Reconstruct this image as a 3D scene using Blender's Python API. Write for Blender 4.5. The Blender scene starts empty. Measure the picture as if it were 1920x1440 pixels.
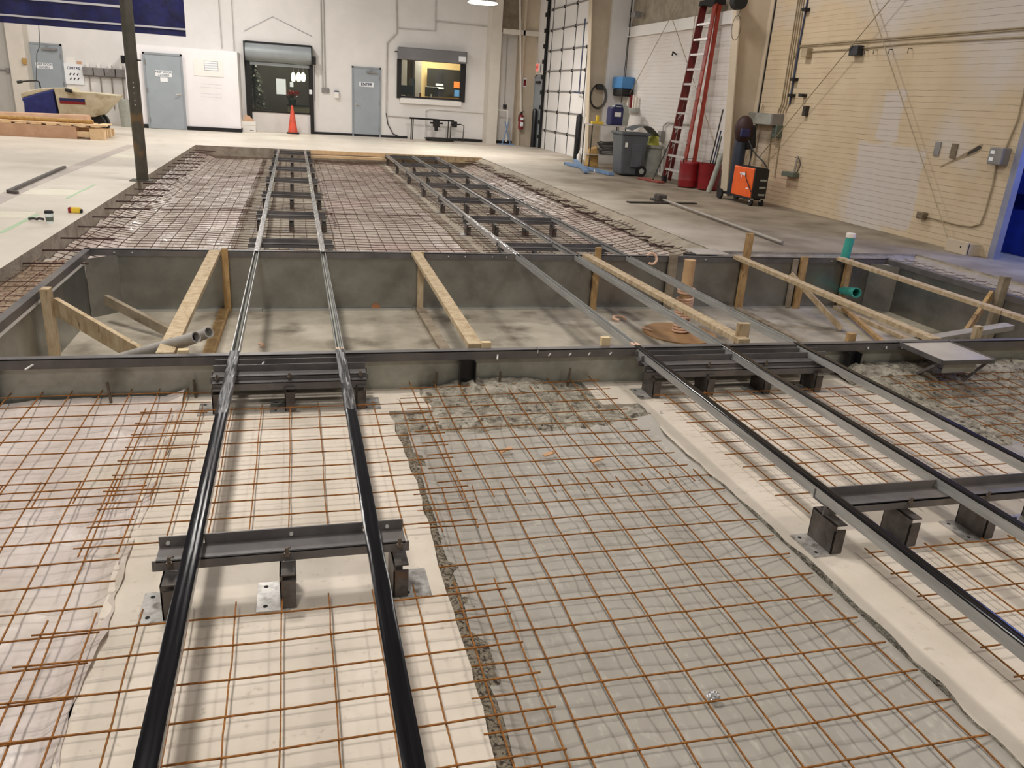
import bpy, math, random
from mathutils import Vector, Matrix
PI=math.pi
rnd=random.Random(7)
SC=bpy.context.scene
COL=SC.collection
# ------------------------------------------------------------------ camera (measured from the room's vanishing points)
F,YAW,PIT,ROL=1474.86,.277486,.348657,.0660205
H=1.5
cy,sy=math.cos(YAW),math.sin(YAW)
FW=Vector((sy*math.cos(PIT),cy*math.cos(PIT),-math.sin(PIT)))
R0=Vector((cy,-sy,0)); U0=R0.cross(FW)
RT=math.cos(ROL)*R0+math.sin(ROL)*U0; UP=-math.sin(ROL)*R0+math.cos(ROL)*U0
CAM=Vector((0,0,H))
def ray(x,y): return RT*((x-960)/F)-UP*((y-720)/F)+FW
def onz(x,y,z=0.): d=ray(x,y); return CAM+d*((z-H)/d.z)
def ony(x,y,Y): d=ray(x,y); return CAM+d*(Y/d.y)
def onx(x,y,X): d=ray(x,y); return CAM+d*(X/d.x)
cam=bpy.data.cameras.new('camera'); co=bpy.data.objects.new('camera',cam); COL.objects.link(co)
cam.sensor_fit='HORIZONTAL'; cam.sensor_width=36; cam.lens=F/1920*36; cam.clip_end=200; cam.clip_start=.05
co.matrix_world=Matrix(((RT.x,UP.x,-FW.x,0),(RT.y,UP.y,-FW.y,0),(RT.z,UP.z,-FW.z,H),(0,0,0,1)))
SC.camera=co
# ------------------------------------------------------------------ materials
def lin(c):
    return tuple(((v/255)/12.92 if v/255<=.04045 else ((v/255+.055)/1.055)**2.4) for v in c)+(1,)
MAT={}
def mat(name,c1,c2=None,scale=4,rough=.6,metal=0,bump=0,bscale=None,stretch=(1,1,1),detail=4,lo=.35,hi=.65,rvar=0,emit=None,alpha=None,trans=0,c3=None,scale3=1,lo3=.5,hi3=.7,coat=0,spec=.5,dist=.002):
    m=bpy.data.materials.new(name); m.use_nodes=True; nt=m.node_tree; N=nt.nodes; L=nt.links
    b=N['Principled BSDF']; MAT[name]=m
    b.inputs['Base Color'].default_value=lin(c1); b.inputs['Roughness'].default_value=rough; b.inputs['Metallic'].default_value=metal
    b.inputs['Specular IOR Level'].default_value=spec
    if coat: b.inputs['Coat Weight'].default_value=coat
    if trans: b.inputs['Transmission Weight'].default_value=trans
    if alpha is not None: b.inputs['Alpha'].default_value=alpha
    if emit: b.inputs['Emission Color'].default_value=lin(c1); b.inputs['Emission Strength'].default_value=emit
    if c2 or bump or rvar or c3:
        tc=N.new('ShaderNodeTexCoord'); mp=N.new('ShaderNodeMapping'); mp.inputs['Scale'].default_value=stretch
        g=N.new('ShaderNodeNewGeometry'); L.new(g.outputs['Position'],mp.inputs['Vector'])
    if c2:
        n=N.new('ShaderNodeTexNoise'); n.inputs['Scale'].default_value=scale; n.inputs['Detail'].default_value=detail; n.inputs['Roughness'].default_value=.65
        L.new(mp.outputs[0],n.inputs['Vector'])
        r=N.new('ShaderNodeValToRGB'); r.color_ramp.elements[0].position=lo; r.color_ramp.elements[1].position=hi
        r.color_ramp.elements[0].color=lin(c1); r.color_ramp.elements[1].color=lin(c2)
        L.new(n.outputs['Fac'],r.inputs[0]); out=r.outputs[0]
        if c3:
            n3=N.new('ShaderNodeTexNoise'); n3.inputs['Scale'].default_value=scale3; n3.inputs['Detail'].default_value=6
            L.new(mp.outputs[0],n3.inputs['Vector'])
            r3=N.new('ShaderNodeValToRGB'); r3.color_ramp.elements[0].position=lo3; r3.color_ramp.elements[1].position=hi3
            r3.color_ramp.elements[0].color=(0,0,0,1); r3.color_ramp.elements[1].color=(1,1,1,1)
            L.new(n3.outputs['Fac'],r3.inputs[0])
            mx=N.new('ShaderNodeMix'); mx.data_type='RGBA'; L.new(r3.outputs[0],mx.inputs[0]); L.new(out,mx.inputs[6]); mx.inputs[7].default_value=lin(c3); out=mx.outputs[2]
        L.new(out,b.inputs['Base Color']); m['_out']=0
        if rvar:
            mr=N.new('ShaderNodeMapRange'); mr.inputs[3].default_value=max(0,rough-rvar); mr.inputs[4].default_value=rough+rvar
            L.new(n.outputs['Fac'],mr.inputs[0]); L.new(mr.outputs[0],b.inputs['Roughness'])
    if bump:
        n2=N.new('ShaderNodeTexNoise'); n2.inputs['Scale'].default_value=bscale or scale*4; n2.inputs['Detail'].default_value=6
        L.new(mp.outputs[0],n2.inputs['Vector'])
        bp=N.new('ShaderNodeBump'); bp.inputs['Strength'].default_value=min(1,bump); bp.inputs['Distance'].default_value=dist
        L.new(n2.outputs['Fac'],bp.inputs['Height']); L.new(bp.outputs[0],b.inputs['Normal'])
    return m
M=mat
M('slab',(226,216,202),(204,194,178),.9,.42,bump=.15,bscale=30,lo=.3,hi=.75,c3=(196,186,168),scale3=3,lo3=.55,hi3=.8)
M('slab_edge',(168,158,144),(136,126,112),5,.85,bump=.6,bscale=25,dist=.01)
M('base_concrete',(214,202,186),(196,184,167),2.2,.7,bump=.35,bscale=60,c3=(176,162,142),scale3=34,lo3=.62,hi3=.8)
M('pit_floor',(182,172,154),(144,134,116),1.6,.7,bump=.35,bscale=20,c3=(88,78,62),scale3=2.6,lo3=.54,hi3=.74,dist=.004)
M('aggregate',(152,140,120),(112,102,86),60,.95,bump=1,bscale=70,dist=.02,c3=(60,50,40),scale3=80,lo3=.52,hi3=.6)
M('soil',(176,168,152),(120,112,98),14,.95,bump=1,bscale=45,dist=.02,c3=(84,76,64),scale3=22,lo3=.56,hi3=.66)
M('plastic_left',(204,192,184),(182,169,159),3,.36,bump=.8,bscale=6,dist=.014,rvar=.08,c3=(188,176,156),scale3=1.4,lo3=.5,hi3=.7)
M('plastic_mid',(164,157,146),(152,145,134),2.5,.42,bump=.35,bscale=7,dist=.008,rvar=.06,spec=.35,c3=(178,171,158),scale3=38,lo3=.56,hi3=.78,stretch=(1,.5,1))
M('plastic_far',(208,194,180),(172,157,142),3,.4,bump=.9,bscale=7,dist=.02,coat=.1,c3=(190,162,152),scale3=.6,lo3=.5,hi3=.75)
M('steel_dark',(108,104,102),(88,84,83),5,.45,.2,bump=.1,c3=(118,110,104),scale3=2)
M('steel_stand',(98,92,88),(66,60,56),12,.42,.35,c3=(110,74,50),scale3=9,lo3=.6,hi3=.75)
M('plate_steel',(196,192,186),(150,145,138),22,.3,.35,c3=(92,84,74),scale3=14,lo3=.55,hi3=.7)
M('galv',(158,157,152),(132,131,126),3,.3,.8,bump=.03,bscale=3,c3=(152,152,146),scale3=2.5,rvar=.05)
M('galv_front',(176,176,166),(150,150,140),4,.42,.6,bump=.2,bscale=6,c3=(110,106,94),scale3=3,lo3=.55,hi3=.75)
M('rail_steel',(182,181,177),(156,155,152),30,.35,.3,stretch=(1,.1,1))
M('rail_edge',(196,196,192),None,rough=.3,metal=.8)
M('black_tape',(13,12,14),(22,20,22),30,.17,0,bump=.35,bscale=26,stretch=(3,.12,1),dist=.0015,spec=.16)
M('black_tape_streaked',(20,19,22),(32,30,32),30,.34,0,bump=.8,bscale=50,stretch=(2,.15,1),dist=.003,c3=(176,172,170),scale3=44,lo3=.6,hi3=.72)  # pale streaks mixed by noise over the black
M('silver_wrap',(150,148,148),(108,106,108),40,.25,.2,bump=.9,bscale=50,stretch=(1.4,.3,1),dist=.004,coat=.6,c3=(220,218,216),scale3=42,lo3=.55,hi3=.66)
M('grey_wrap',(120,118,116),(92,90,90),30,.3,.35,bump=.6,bscale=40,stretch=(1.4,.25,1),dist=.003)
M('wire_rust',(156,102,48),(112,72,36),60,.8,0,spec=.2)
M('wire_dark',(98,68,52),(68,46,36),30,.8,0)
M('rebar',(74,46,40),(54,34,30),40,.8,0)
M('hatch_steel',(206,200,192),(184,178,170),3,.3,.25)
M('stud_steel',(116,104,92),(90,80,68),40,.5,.5)
M('stud_white',(222,220,212),None,rough=.35,metal=.3)
M('lumber',(194,174,142),(162,138,104),5,.75,bump=.25,bscale=60,stretch=(3,3,1),c3=(120,94,66),scale3=9,lo3=.62,hi3=.72)
M('lumber_yellow',(186,152,102),(152,118,72),5,.7,bump=.25,bscale=60,stretch=(3,3,1),c3=(112,80,46),scale3=9,lo3=.6,hi3=.72)
M('lumber_grey',(158,144,122),(124,110,90),6,.8,bump=.3,bscale=60,c3=(96,82,66),scale3=7,lo3=.58,hi3=.7)
M('lumber_new',(226,204,164),(206,180,136),8,.7)
M('pvc_grey',(168,162,154),(144,138,130),6,.45)
M('teal',(74,176,160),(60,160,146),6,.35)
M('cap_white',(232,222,208),None,rough=.5)
M('peach',(222,184,156),(206,166,138),20,.5)
M('peach_pipe',(196,160,118),(180,144,104),8,.6)
M('cardboard_disc',(158,122,82),(140,106,68),10,.8)
M('hole_dark',(30,28,26),None,rough=.9)
M('wall_white',(232,228,224),(224,220,216),1.2,.75,bump=.1,bscale=12)
M('box_white',(240,236,238),(234,230,230),1.2,.7)
M('wall_grey',(186,182,176),(176,172,166),2,.75)
M('insul',(172,160,142),(148,136,118),5,.8,bump=.8,bscale=6,dist=.03)
M('column_tan',(204,188,166),(192,176,152),2,.6)
M('column_white',(220,212,200),(210,202,190),2,.6)
M('door_grey',(160,168,174),(152,160,166),2,.5)
M('door_frame',(146,152,158),None,rough=.5)
M('shutter',(158,164,166),(148,154,156),2,.5,.1)
M('shutter_dark',(120,118,120),(110,108,110),2,.45,.3)
M('black',(16,13,14),None,rough=.6)
M('black_gloss',(18,18,20),None,rough=.3)
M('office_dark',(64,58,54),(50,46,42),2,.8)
M('dark_pit',(14,13,14),None,rough=.9)
M('sign_white',(238,240,242),None,rough=.4)
M('ink_blue',(30,32,80),None,rough=.5)
M('ink_grey',(120,124,134),None,rough=.5)
M('wall_patch',(198,188,178),(190,178,166),3,.75,c3=(206,190,160),scale3=2,lo3=.5,hi3=.7)
M('old_metal',(124,108,86),(100,86,68),20,.6)
M('rust_spot',(190,104,52),(150,110,80),30,.7)
M('pencil',(196,198,206),None,rough=.6)
M('ink_dark',(40,40,46),None,rough=.5)
M('orange_cone',(232,92,66),(210,84,62),8,.5,c3=(120,70,56),scale3=5,lo3=.62,hi3=.75)
M('white_paint',(238,234,228),None,rough=.5)
M('painted_pipe',(196,190,184),(184,178,172),6,.6)
M('conduit',(168,160,150),(150,142,132),6,.45,.3)
M('conduit_tan',(178,162,134),(158,142,114),6,.5,.2)
M('conduit_blue',(52,66,100),(44,54,84),6,.4)
M('grey_box',(146,142,140),(130,126,124),6,.5,.3)
M('pole',(88,84,74),(74,70,60),5,.5,.3,c3=(120,96,66),scale3=2.5,lo3=.62,hi3=.7)
M('navy',(24,27,92),(14,15,58),5,.55,bump=.4,bscale=5,dist=.03)
M('stripe',(206,204,206),None,rough=.4)
M('lamp_glow',(255,246,232),None,emit=6)
M('bulb_glow',(255,240,205),None,emit=7)
M('buggy_blue',(38,48,118),(30,38,98),6,.45,c3=(60,68,120),scale3=9,lo3=.6,hi3=.75)
M('buggy_tub',(202,192,166),(178,164,134),4,.6,c3=(140,118,86),scale3=3,lo3=.58,hi3=.75)
M('cardboard',(206,168,138),(192,152,120),4,.8)
M('pine',(236,206,166),(220,186,142),6,.7)
M('grey_plastic',(92,96,100),(82,86,90),8,.45)
M('grey_clear',(168,170,160),(150,150,142),8,.4)
M('red',(138,24,30),(118,18,24),6,.4)
M('ladder_red',(150,46,24),(126,36,20),8,.45)
M('ladder_dark_red',(104,24,18),(86,18,14),8,.45)
M('alu',(214,208,204),(190,184,180),20,.35,.5)
M('blue_reel',(78,140,196),(66,126,184),8,.4)
M('navy_plastic',(34,36,86),None,rough=.4)
M('hose',(52,50,46),(40,38,36),20,.6)
M('hose_green',(92,100,88),None,rough=.6)
M('welder_orange',(238,98,20),(226,88,16),6,.4)
M('cylinder',(44,52,66),(36,42,54),8,.4,.3)
M('hood_maroon',(58,26,24),(42,20,20),20,.6)
M('blue_paint',(124,152,188),(104,132,170),8,.5)
M('yellow',(232,196,60),None,rough=.5)
M('yellow_green',(190,190,80),None,rough=.6)
M('tan_bag',(196,160,100),(170,130,76),14,.8)
M('jamb',(150,152,170),(134,136,156),3,.5,.3)
M('blue_room',(8,50,170),(6,28,110),2,.7)
M('blue_dark',(14,24,60),None,rough=.7)
M('foil',(214,212,210),(150,148,148),60,.25,.8)
M('mop_red',(156,78,66),(128,60,52),30,.9)
M('flower_red',(206,60,40),(170,40,30),30,.6)
M('leaf',(44,70,40),(30,50,28),30,.6)
M('paper',(226,236,234),None,rough=.6)
M('warm_wall',(226,196,146),(214,184,132),1.5,.8)
M('office_grey',(176,170,168),None,rough=.8)
M('office_blue',(90,150,220),None,rough=.5)
M('office_orange',(240,140,70),None,rough=.5)
M('screen',(34,44,46),None,rough=.3)
M('desk',(150,134,110),None,rough=.6)
M('green_line',(176,200,166),None,rough=.6)
M('scuff',(176,164,156),(196,184,172),4,.5)
M('patch',(232,226,206),(222,214,192),5,.5)
M('smear',(60,54,46),None,rough=.8)
M('chips',(196,150,110),None,rough=.8)
def glassy(name,col,alpha,rough=.05):
    m=bpy.data.materials.new(name); m.use_nodes=True; nt=m.node_tree; N=nt.nodes; L=nt.links
    N.remove(N['Principled BSDF']); t=N.new('ShaderNodeBsdfTransparent'); g=N.new('ShaderNodeBsdfGlossy'); g.inputs['Roughness'].default_value=rough
    t.inputs['Color'].default_value=lin(col); mx=N.new('ShaderNodeMixShader'); mx.inputs[0].default_value=alpha
    L.new(t.outputs[0],mx.inputs[1]); L.new(g.outputs[0],mx.inputs[2]); L.new(mx.outputs[0],N['Material Output'].inputs[0]); MAT[name]=m
glassy('glass',(225,232,230),.07)
# the dirty right-hand side of the slab: extra stain layer by place
def stain_slab():
    m=MAT['slab']; nt=m.node_tree; N=nt.nodes; L=nt.links; b=N['Principled BSDF']
    src=b.inputs['Base Color'].links[0].from_socket
    g=N.new('ShaderNodeNewGeometry'); sp=N.new('ShaderNodeSeparateXYZ'); L.new(g.outputs['Position'],sp.inputs[0])
    n=N.new('ShaderNodeTexNoise'); n.inputs['Scale'].default_value=.7; n.inputs['Detail'].default_value=7; L.new(g.outputs['Position'],n.inputs['Vector'])
    a=N.new('ShaderNodeMath'); a.operation='MULTIPLY_ADD'; L.new(n.outputs['Fac'],a.inputs[0]); a.inputs[1].default_value=3.; L.new(sp.outputs['X'],a.inputs[2])
    yy=N.new('ShaderNodeMapRange'); yy.inputs[1].default_value=15; yy.inputs[2].default_value=24; yy.inputs[3].default_value=0; yy.inputs[4].default_value=-3.5; L.new(sp.outputs['Y'],yy.inputs[0])
    s=N.new('ShaderNodeMath'); s.operation='ADD'; L.new(a.outputs[0],s.inputs[0]); L.new(yy.outputs[0],s.inputs[1])
    r=N.new('ShaderNodeMapRange'); r.inputs[1].default_value=4.6; r.inputs[2].default_value=7.2; L.new(s.outputs[0],r.inputs[0])
    n2=N.new('ShaderNodeTexNoise'); n2.inputs['Scale'].default_value=1.6; n2.inputs['Detail'].default_value=8; L.new(g.outputs['Position'],n2.inputs['Vector'])
    rr=N.new('ShaderNodeValToRGB'); rr.color_ramp.elements[0].position=.35; rr.color_ramp.elements[1].position=.7
    rr.color_ramp.elements[0].color=lin((150,138,120)); rr.color_ramp.elements[1].color=lin((108,96,80)); L.new(n2.outputs['Fac'],rr.inputs[0])
    mx=N.new('ShaderNodeMix'); mx.data_type='RGBA'; L.new(r.outputs[0],mx.inputs[0]); L.new(src,mx.inputs[6]); L.new(rr.outputs[0],mx.inputs[7]); L.new(mx.outputs[2],b.inputs['Base Color'])
    mr=N.new('ShaderNodeMapRange'); mr.inputs[3].default_value=.4; mr.inputs[4].default_value=.75; L.new(r.outputs[0],mr.inputs[0]); L.new(mr.outputs[0],b.inputs['Roughness'])
stain_slab()
_p=[onx(x,y,8.25) for x,y in ((1597,350),(1722,350),(1660,275),(1660,440),(1652,215),(1692,215),(1670,170),(1670,262))]
PATCHES=[(_p[1].y,_p[0].y,max(_p[3].z,.1),_p[2].z),(_p[5].y,_p[4].y,_p[7].z,_p[6].z)]
def block_wall(name,c1,c2,c3,mort):
    m=mat(name,c1,c2,1.1,.75,c3=c3,scale3=.55,lo3=.5,hi3=.62); nt=m.node_tree; N=nt.nodes; L=nt.links; b=N['Principled BSDF']
    src=b.inputs['Base Color'].links[0].from_socket
    g=N.new('ShaderNodeNewGeometry'); sp=N.new('ShaderNodeSeparateXYZ'); L.new(g.outputs['Position'],sp.inputs[0])
    ad=N.new('ShaderNodeMath'); ad.operation='ADD'; L.new(sp.outputs['X'],ad.inputs[0]); L.new(sp.outputs['Y'],ad.inputs[1])
    cb=N.new('ShaderNodeCombineXYZ'); L.new(ad.outputs[0],cb.inputs[0]); L.new(sp.outputs['Z'],cb.inputs[1])
    if name=='block_cream':
        nn=N.new('ShaderNodeTexNoise'); nn.inputs['Scale'].default_value=2.2; nn.inputs['Detail'].default_value=4; L.new(g.outputs['Position'],nn.inputs['Vector'])
        def edge(sock,c0,hw):
            a=N.new('ShaderNodeMath'); a.operation='SUBTRACT'; L.new(sock,a.inputs[0]); a.inputs[1].default_value=c0
            q=N.new('ShaderNodeMath'); q.operation='ABSOLUTE'; L.new(a.outputs[0],q.inputs[0])
            w=N.new('ShaderNodeMath'); w.operation='MULTIPLY_ADD'; L.new(nn.outputs['Fac'],w.inputs[0]); w.inputs[1].default_value=.25; L.new(q.outputs[0],w.inputs[2])
            e=N.new('ShaderNodeMapRange'); e.inputs[1].default_value=hw+.1; e.inputs[2].default_value=hw+.16; e.inputs[3].default_value=1; e.inputs[4].default_value=0; L.new(w.outputs[0],e.inputs[0]); return e.outputs[0]
        for (y0_,y1_,z0_,z1_) in PATCHES:
            m1=N.new('ShaderNodeMath'); m1.operation='MULTIPLY'; L.new(edge(sp.outputs['Y'],(y0_+y1_)/2,(y1_-y0_)/2),m1.inputs[0]); L.new(edge(sp.outputs['Z'],(z0_+z1_)/2,(z1_-z0_)/2),m1.inputs[1])
            m2=N.new('ShaderNodeMath'); m2.operation='MULTIPLY'; L.new(m1.outputs[0],m2.inputs[0]); m2.inputs[1].default_value=.85
            mz=N.new('ShaderNodeMix'); mz.data_type='RGBA'; L.new(m2.outputs[0],mz.inputs[0]); L.new(src,mz.inputs[6]); mz.inputs[7].default_value=lin((200,190,182)); src=mz.outputs[2]
    fz=N.new('ShaderNodeMath'); fz.operation='DIVIDE'; nw=N.new('ShaderNodeTexNoise'); nw.inputs['Scale'].default_value=2.5; L.new(g.outputs['Position'],nw.inputs['Vector']); aw=N.new('ShaderNodeMath'); aw.operation='MULTIPLY_ADD'; L.new(nw.outputs['Fac'],aw.inputs[0]); aw.inputs[1].default_value=.03; L.new(sp.outputs['Z'],aw.inputs[2]); L.new(aw.outputs[0],fz.inputs[0]); fz.inputs[1].default_value=.078
    fr_=N.new('ShaderNodeMath'); fr_.operation='FRACT'; L.new(fz.outputs[0],fr_.inputs[0])
    ln=N.new('ShaderNodeMapRange'); ln.interpolation_type='SMOOTHSTEP'; ln.inputs[1].default_value=.0; ln.inputs[2].default_value=.12; ln.inputs[3].default_value=1; ln.inputs[4].default_value=0; L.new(fr_.outputs[0],ln.inputs[0])
    br=N.new('ShaderNodeTexBrick'); br.inputs['Scale'].default_value=1; br.inputs['Brick Width'].default_value=.4; br.inputs['Row Height'].default_value=.1
    br.inputs['Mortar Size'].default_value=.003; L.new(cb.outputs[0],br.inputs['Vector'])
    mp2=N.new('ShaderNodeMapping'); mp2.inputs['Scale'].default_value=(1,1.6,9); L.new(g.outputs['Position'],mp2.inputs['Vector'])
    n=N.new('ShaderNodeTexNoise'); n.inputs['Scale'].default_value=1.5; n.inputs['Detail'].default_value=5; L.new(mp2.outputs[0],n.inputs['Vector'])
    r=N.new('ShaderNodeMapRange'); r.inputs[1].default_value=.52; r.inputs[2].default_value=.7; r.inputs[3].default_value=.05; r.inputs[4].default_value=.9; L.new(n.outputs['Fac'],r.inputs[0])
    mu=N.new('ShaderNodeMath'); mu.operation='MULTIPLY'; L.new(ln.outputs[0],mu.inputs[0]); L.new(r.outputs[0],mu.inputs[1])
    mv=N.new('ShaderNodeMath'); mv.operation='MULTIPLY_ADD'; L.new(br.outputs['Fac'],mv.inputs[0]); mv.inputs[1].default_value=.12; L.new(mu.outputs[0],mv.inputs[2]); mv.use_clamp=True
    mx=N.new('ShaderNodeMix'); mx.data_type='RGBA'; L.new(mv.outputs[0],mx.inputs[0]); L.new(src,mx.inputs[6]); mx.inputs[7].default_value=lin(mort); L.new(mx.outputs[2],b.inputs['Base Color'])
    bp=N.new('ShaderNodeBump'); bp.inputs['Strength'].default_value=.5; bp.inputs['Distance'].default_value=.006; bp.invert=True; L.new(ln.outputs[0],bp.inputs['Height']); L.new(bp.outputs[0],b.inputs['Normal'])
block_wall('block_cream',(208,188,158),(196,174,142),(204,194,184),(128,112,92))
block_wall('block_white',(230,222,214),(224,216,208),(232,226,220),(176,162,148))
# ------------------------------------------------------------------ mesh builder
class MB:
    def __init__(s): s.v=[]; s.f=[]
    def add(s,vs,fs):
        k=len(s.v); s.v+=[tuple(v) for v in vs]; s.f+=[tuple(i+k for i in f) for f in fs]; return s
    def box(s,x0,x1,y0,y1,z0,z1):
        return s.add([(x0,y0,z0),(x1,y0,z0),(x1,y1,z0),(x0,y1,z0),(x0,y0,z1),(x1,y0,z1),(x1,y1,z1),(x0,y1,z1)],
            [(0,3,2,1),(4,5,6,7),(0,1,5,4),(1,2,6,5),(2,3,7,6),(3,0,4,7)])
    def hull8(s,b,t):  # bottom quad, top quad (ccw from above)
        return s.add(list(b)+list(t),[(0,3,2,1),(4,5,6,7),(0,1,5,4),(1,2,6,5),(2,3,7,6),(3,0,4,7)])
    def beam(s,p,q,w,h,up=(0,0,1)):
        p,q=Vector(p),Vector(q); d=(q-p).normalized(); a=d.cross(Vector(up))
        if a.length<1e-4: a=Vector((1,0,0))
        a.normalize(); b=a.cross(d).normalized(); a=a*w/2; b=b*h/2
        return s.add([p-a-b,p+a-b,p+a+b,p-a+b,q-a-b,q+a-b,q+a+b,q-a+b],[(0,1,2,3),(7,6,5,4),(0,4,5,1),(1,5,6,2),(2,6,7,3),(3,7,4,0)])
    def tube(s,pts,r,n=8,rs=None,cap=True):
        pts=[Vector(p) for p in pts]; N=len(pts); k=len(s.v); ref=None
        for i,p in enumerate(pts):
            d=(pts[min(i+1,N-1)]-pts[max(i-1,0)]).normalized()
            if ref is None:
                ref=Vector((0,0,1)) if abs(d.z)<.9 else Vector((1,0,0))
            a=d.cross(ref)
            if a.length<1e-3: a=d.cross(Vector((.3,1,.2)))
            a.normalize(); b=d.cross(a).normalized(); ref=a.cross(d)*1.0
            rr=rs[i] if rs else r
            for j in range(n):
                t=2*PI*j/n+PI/4; s.v.append(tuple(p+a*math.cos(t)*rr+b*math.sin(t)*rr))
        for i in range(N-1):
            for j in range(n):
                s.f.append((k+i*n+j,k+i*n+(j+1)%n,k+(i+1)*n+(j+1)%n,k+(i+1)*n+j))
        if cap:
            s.f.append(tuple(k+j for j in range(n))[::-1]); s.f.append(tuple(k+(N-1)*n+j for j in range(n)))
        return s
    def pipe(s,p,q,r,t,n=16): # hollow pipe
        p,q=Vector(p),Vector(q); d=(q-p).normalized(); a=d.cross(Vector((0,0,1)))
        if a.length<1e-3: a=Vector((1,0,0))
        a.normalize(); b=d.cross(a); k=len(s.v)
        for c,rr in ((p,r),(q,r),(q,r-t),(p,r-t)):
            for j in range(n): u=2*PI*j/n; s.v.append(tuple(c+a*math.cos(u)*rr+b*math.sin(u)*rr))
        for i in range(4):
            for j in range(n): s.f.append((k+i*n+j,k+i*n+(j+1)%n,k+((i+1)%4)*n+(j+1)%n,k+((i+1)%4)*n+j))
        return s
    def lathe(s,cx,cy,prof,n=24,cz=0):
        k=len(s.v)
        for r,z in prof:
            for j in range(n): t=2*PI*j/n; s.v.append((cx+r*math.cos(t),cy+r*math.sin(t),cz+z))
        for i in range(len(prof)-1):
            for j in range(n): s.f.append((k+i*n+j,k+i*n+(j+1)%n,k+(i+1)*n+(j+1)%n,k+(i+1)*n+j))
        if prof[0][0]>1e-4: s.f.append(tuple(k+j for j in range(n))[::-1])
        if prof[-1][0]>1e-4: s.f.append(tuple(k+(len(prof)-1)*n+j for j in range(n)))
        return s
    def prism(s,poly,ax,a,b):  # poly of 2-tuples; ax 'y': (x,z); 'x': (y,z); 'z': (x,y)
        def P(u,w):
            return {'y':(u[0],w,u[1]),'x':(w,u[0],u[1]),'z':(u[0],u[1],w)}[ax]
        n=len(poly); return s.add([P(u,a) for u in poly]+[P(u,b) for u in poly],[tuple(range(n))[::-1],tuple(range(n,2*n))]+[(i,(i+1)%n,n+(i+1)%n,n+i) for i in range(n)])
    def grid(s,fn,nu,nv):
        k=len(s.v)
        for i in range(nu+1):
            for j in range(nv+1): s.v.append(tuple(fn(i/nu,j/nv)))
        for i in range(nu):
            for j in range(nv): a=k+i*(nv+1)+j; s.f.append((a,a+nv+1,a+nv+2,a+1))
        return s
def sm(pts,n=5):
    P=[Vector(p) for p in pts]; P=[P[0]*2-P[1]]+P+[P[-1]*2-P[-2]]; out=[]
    for i in range(1,len(P)-2):
        a,b_,c,d=P[i-1:i+3]
        for k in range(n):
            t=k/n; out.append(.5*((2*b_)+(c-a)*t+(2*a-5*b_+4*c-d)*t*t+(3*b_-a-3*c+d)*t**3))
    return out+[P[-2]]
WL={}
def tag(o,label=None,cat=None,group=None,kind=None):
    if label: o['label']=label
    if cat: o['category']=cat
    if group: o['group']=group
    if kind: o['kind']=kind
    return o
def obj(name,mb,m,parent=None,smooth=False,bevel=0,label=None,kind=None):
    if parent is not None: off=WL[parent.name]
    else:
        xs=[v[0] for v in mb.v]; ys=[v[1] for v in mb.v]; zs=[v[2] for v in mb.v]
        off=Vector(((min(xs)+max(xs))/2,(min(ys)+max(ys))/2,min(zs)))
    me=bpy.data.meshes.new(name); me.from_pydata([(v[0]-off.x,v[1]-off.y,v[2]-off.z) for v in mb.v],[],mb.f); me.update()
    import bmesh
    bm=bmesh.new(); bm.from_mesh(me); bmesh.ops.recalc_face_normals(bm,faces=bm.faces); bm.to_mesh(me); bm.free()
    me.materials.append(MAT[m])
    if smooth:
        for p in me.polygons: p.use_smooth=True
        try: me.set_sharp_from_angle(angle=math.radians(40))
        except Exception: pass
    o=bpy.data.objects.new(name,me); COL.objects.link(o)
    if parent is not None: o.parent=parent; WL[o.name]=off
    else: o.location=off; WL[o.name]=off
    if bevel:
        b=o.modifiers.new('bevel','BEVEL'); b.width=bevel; b.segments=2; b.limit_method='ANGLE'
    if label: o['label']=label
    if kind: o['kind']=kind
    return o
def struct(name,mb,m,parent=None,**k):
    o=obj(name,mb,m,parent,**k)
    if parent is None: o['kind']='structure'
    return o
def thing(name,label,cat,loc,group=None,kind=None):
    o=bpy.data.objects.new(name,None); COL.objects.link(o); o.empty_display_size=.1; o.location=loc; WL[o.name]=Vector(loc)
    return tag(o,label,cat,group,kind)
def solo(name,label,cat,mb,m,group=None,kind=None,**k):
    return tag(obj(name,mb,m,None,**k),label,cat,group,kind)
def dup(root,delta,label=None,name=None):
    r=root.copy(); COL.objects.link(r); r.location=root.location+Vector(delta); WL[r.name]=r.location.copy()
    if label: r['label']=label
    for ch in list(root.children):
        c=ch.copy(); COL.objects.link(c); c.parent=r; WL[c.name]=WL[r.name]
        for g in list(ch.children):
            d=g.copy(); COL.objects.link(d); d.parent=c
    return r
def text_mb(s,size,origin,ux,uz,center=True):
    cu=bpy.data.curves.new('lettering','FONT'); cu.body=s; cu.size=size; cu.align_x='CENTER' if center else 'LEFT'; cu.align_y='CENTER'; cu.offset=size*.03
    to=bpy.data.objects.new('lettering',cu); COL.objects.link(to); bpy.context.view_layer.update()
    me=bpy.data.meshes.new_from_object(to.evaluated_get(bpy.context.evaluated_depsgraph_get()))
    b=MB(); o=Vector(origin); ux=Vector(ux); uz=Vector(uz)
    b.add([o+ux*v.co.x+uz*v.co.y for v in me.vertices],[tuple(p.vertices) for p in me.polygons])
    bpy.data.objects.remove(to); bpy.data.curves.remove(cu); bpy.data.meshes.remove(me)
    return b
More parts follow.
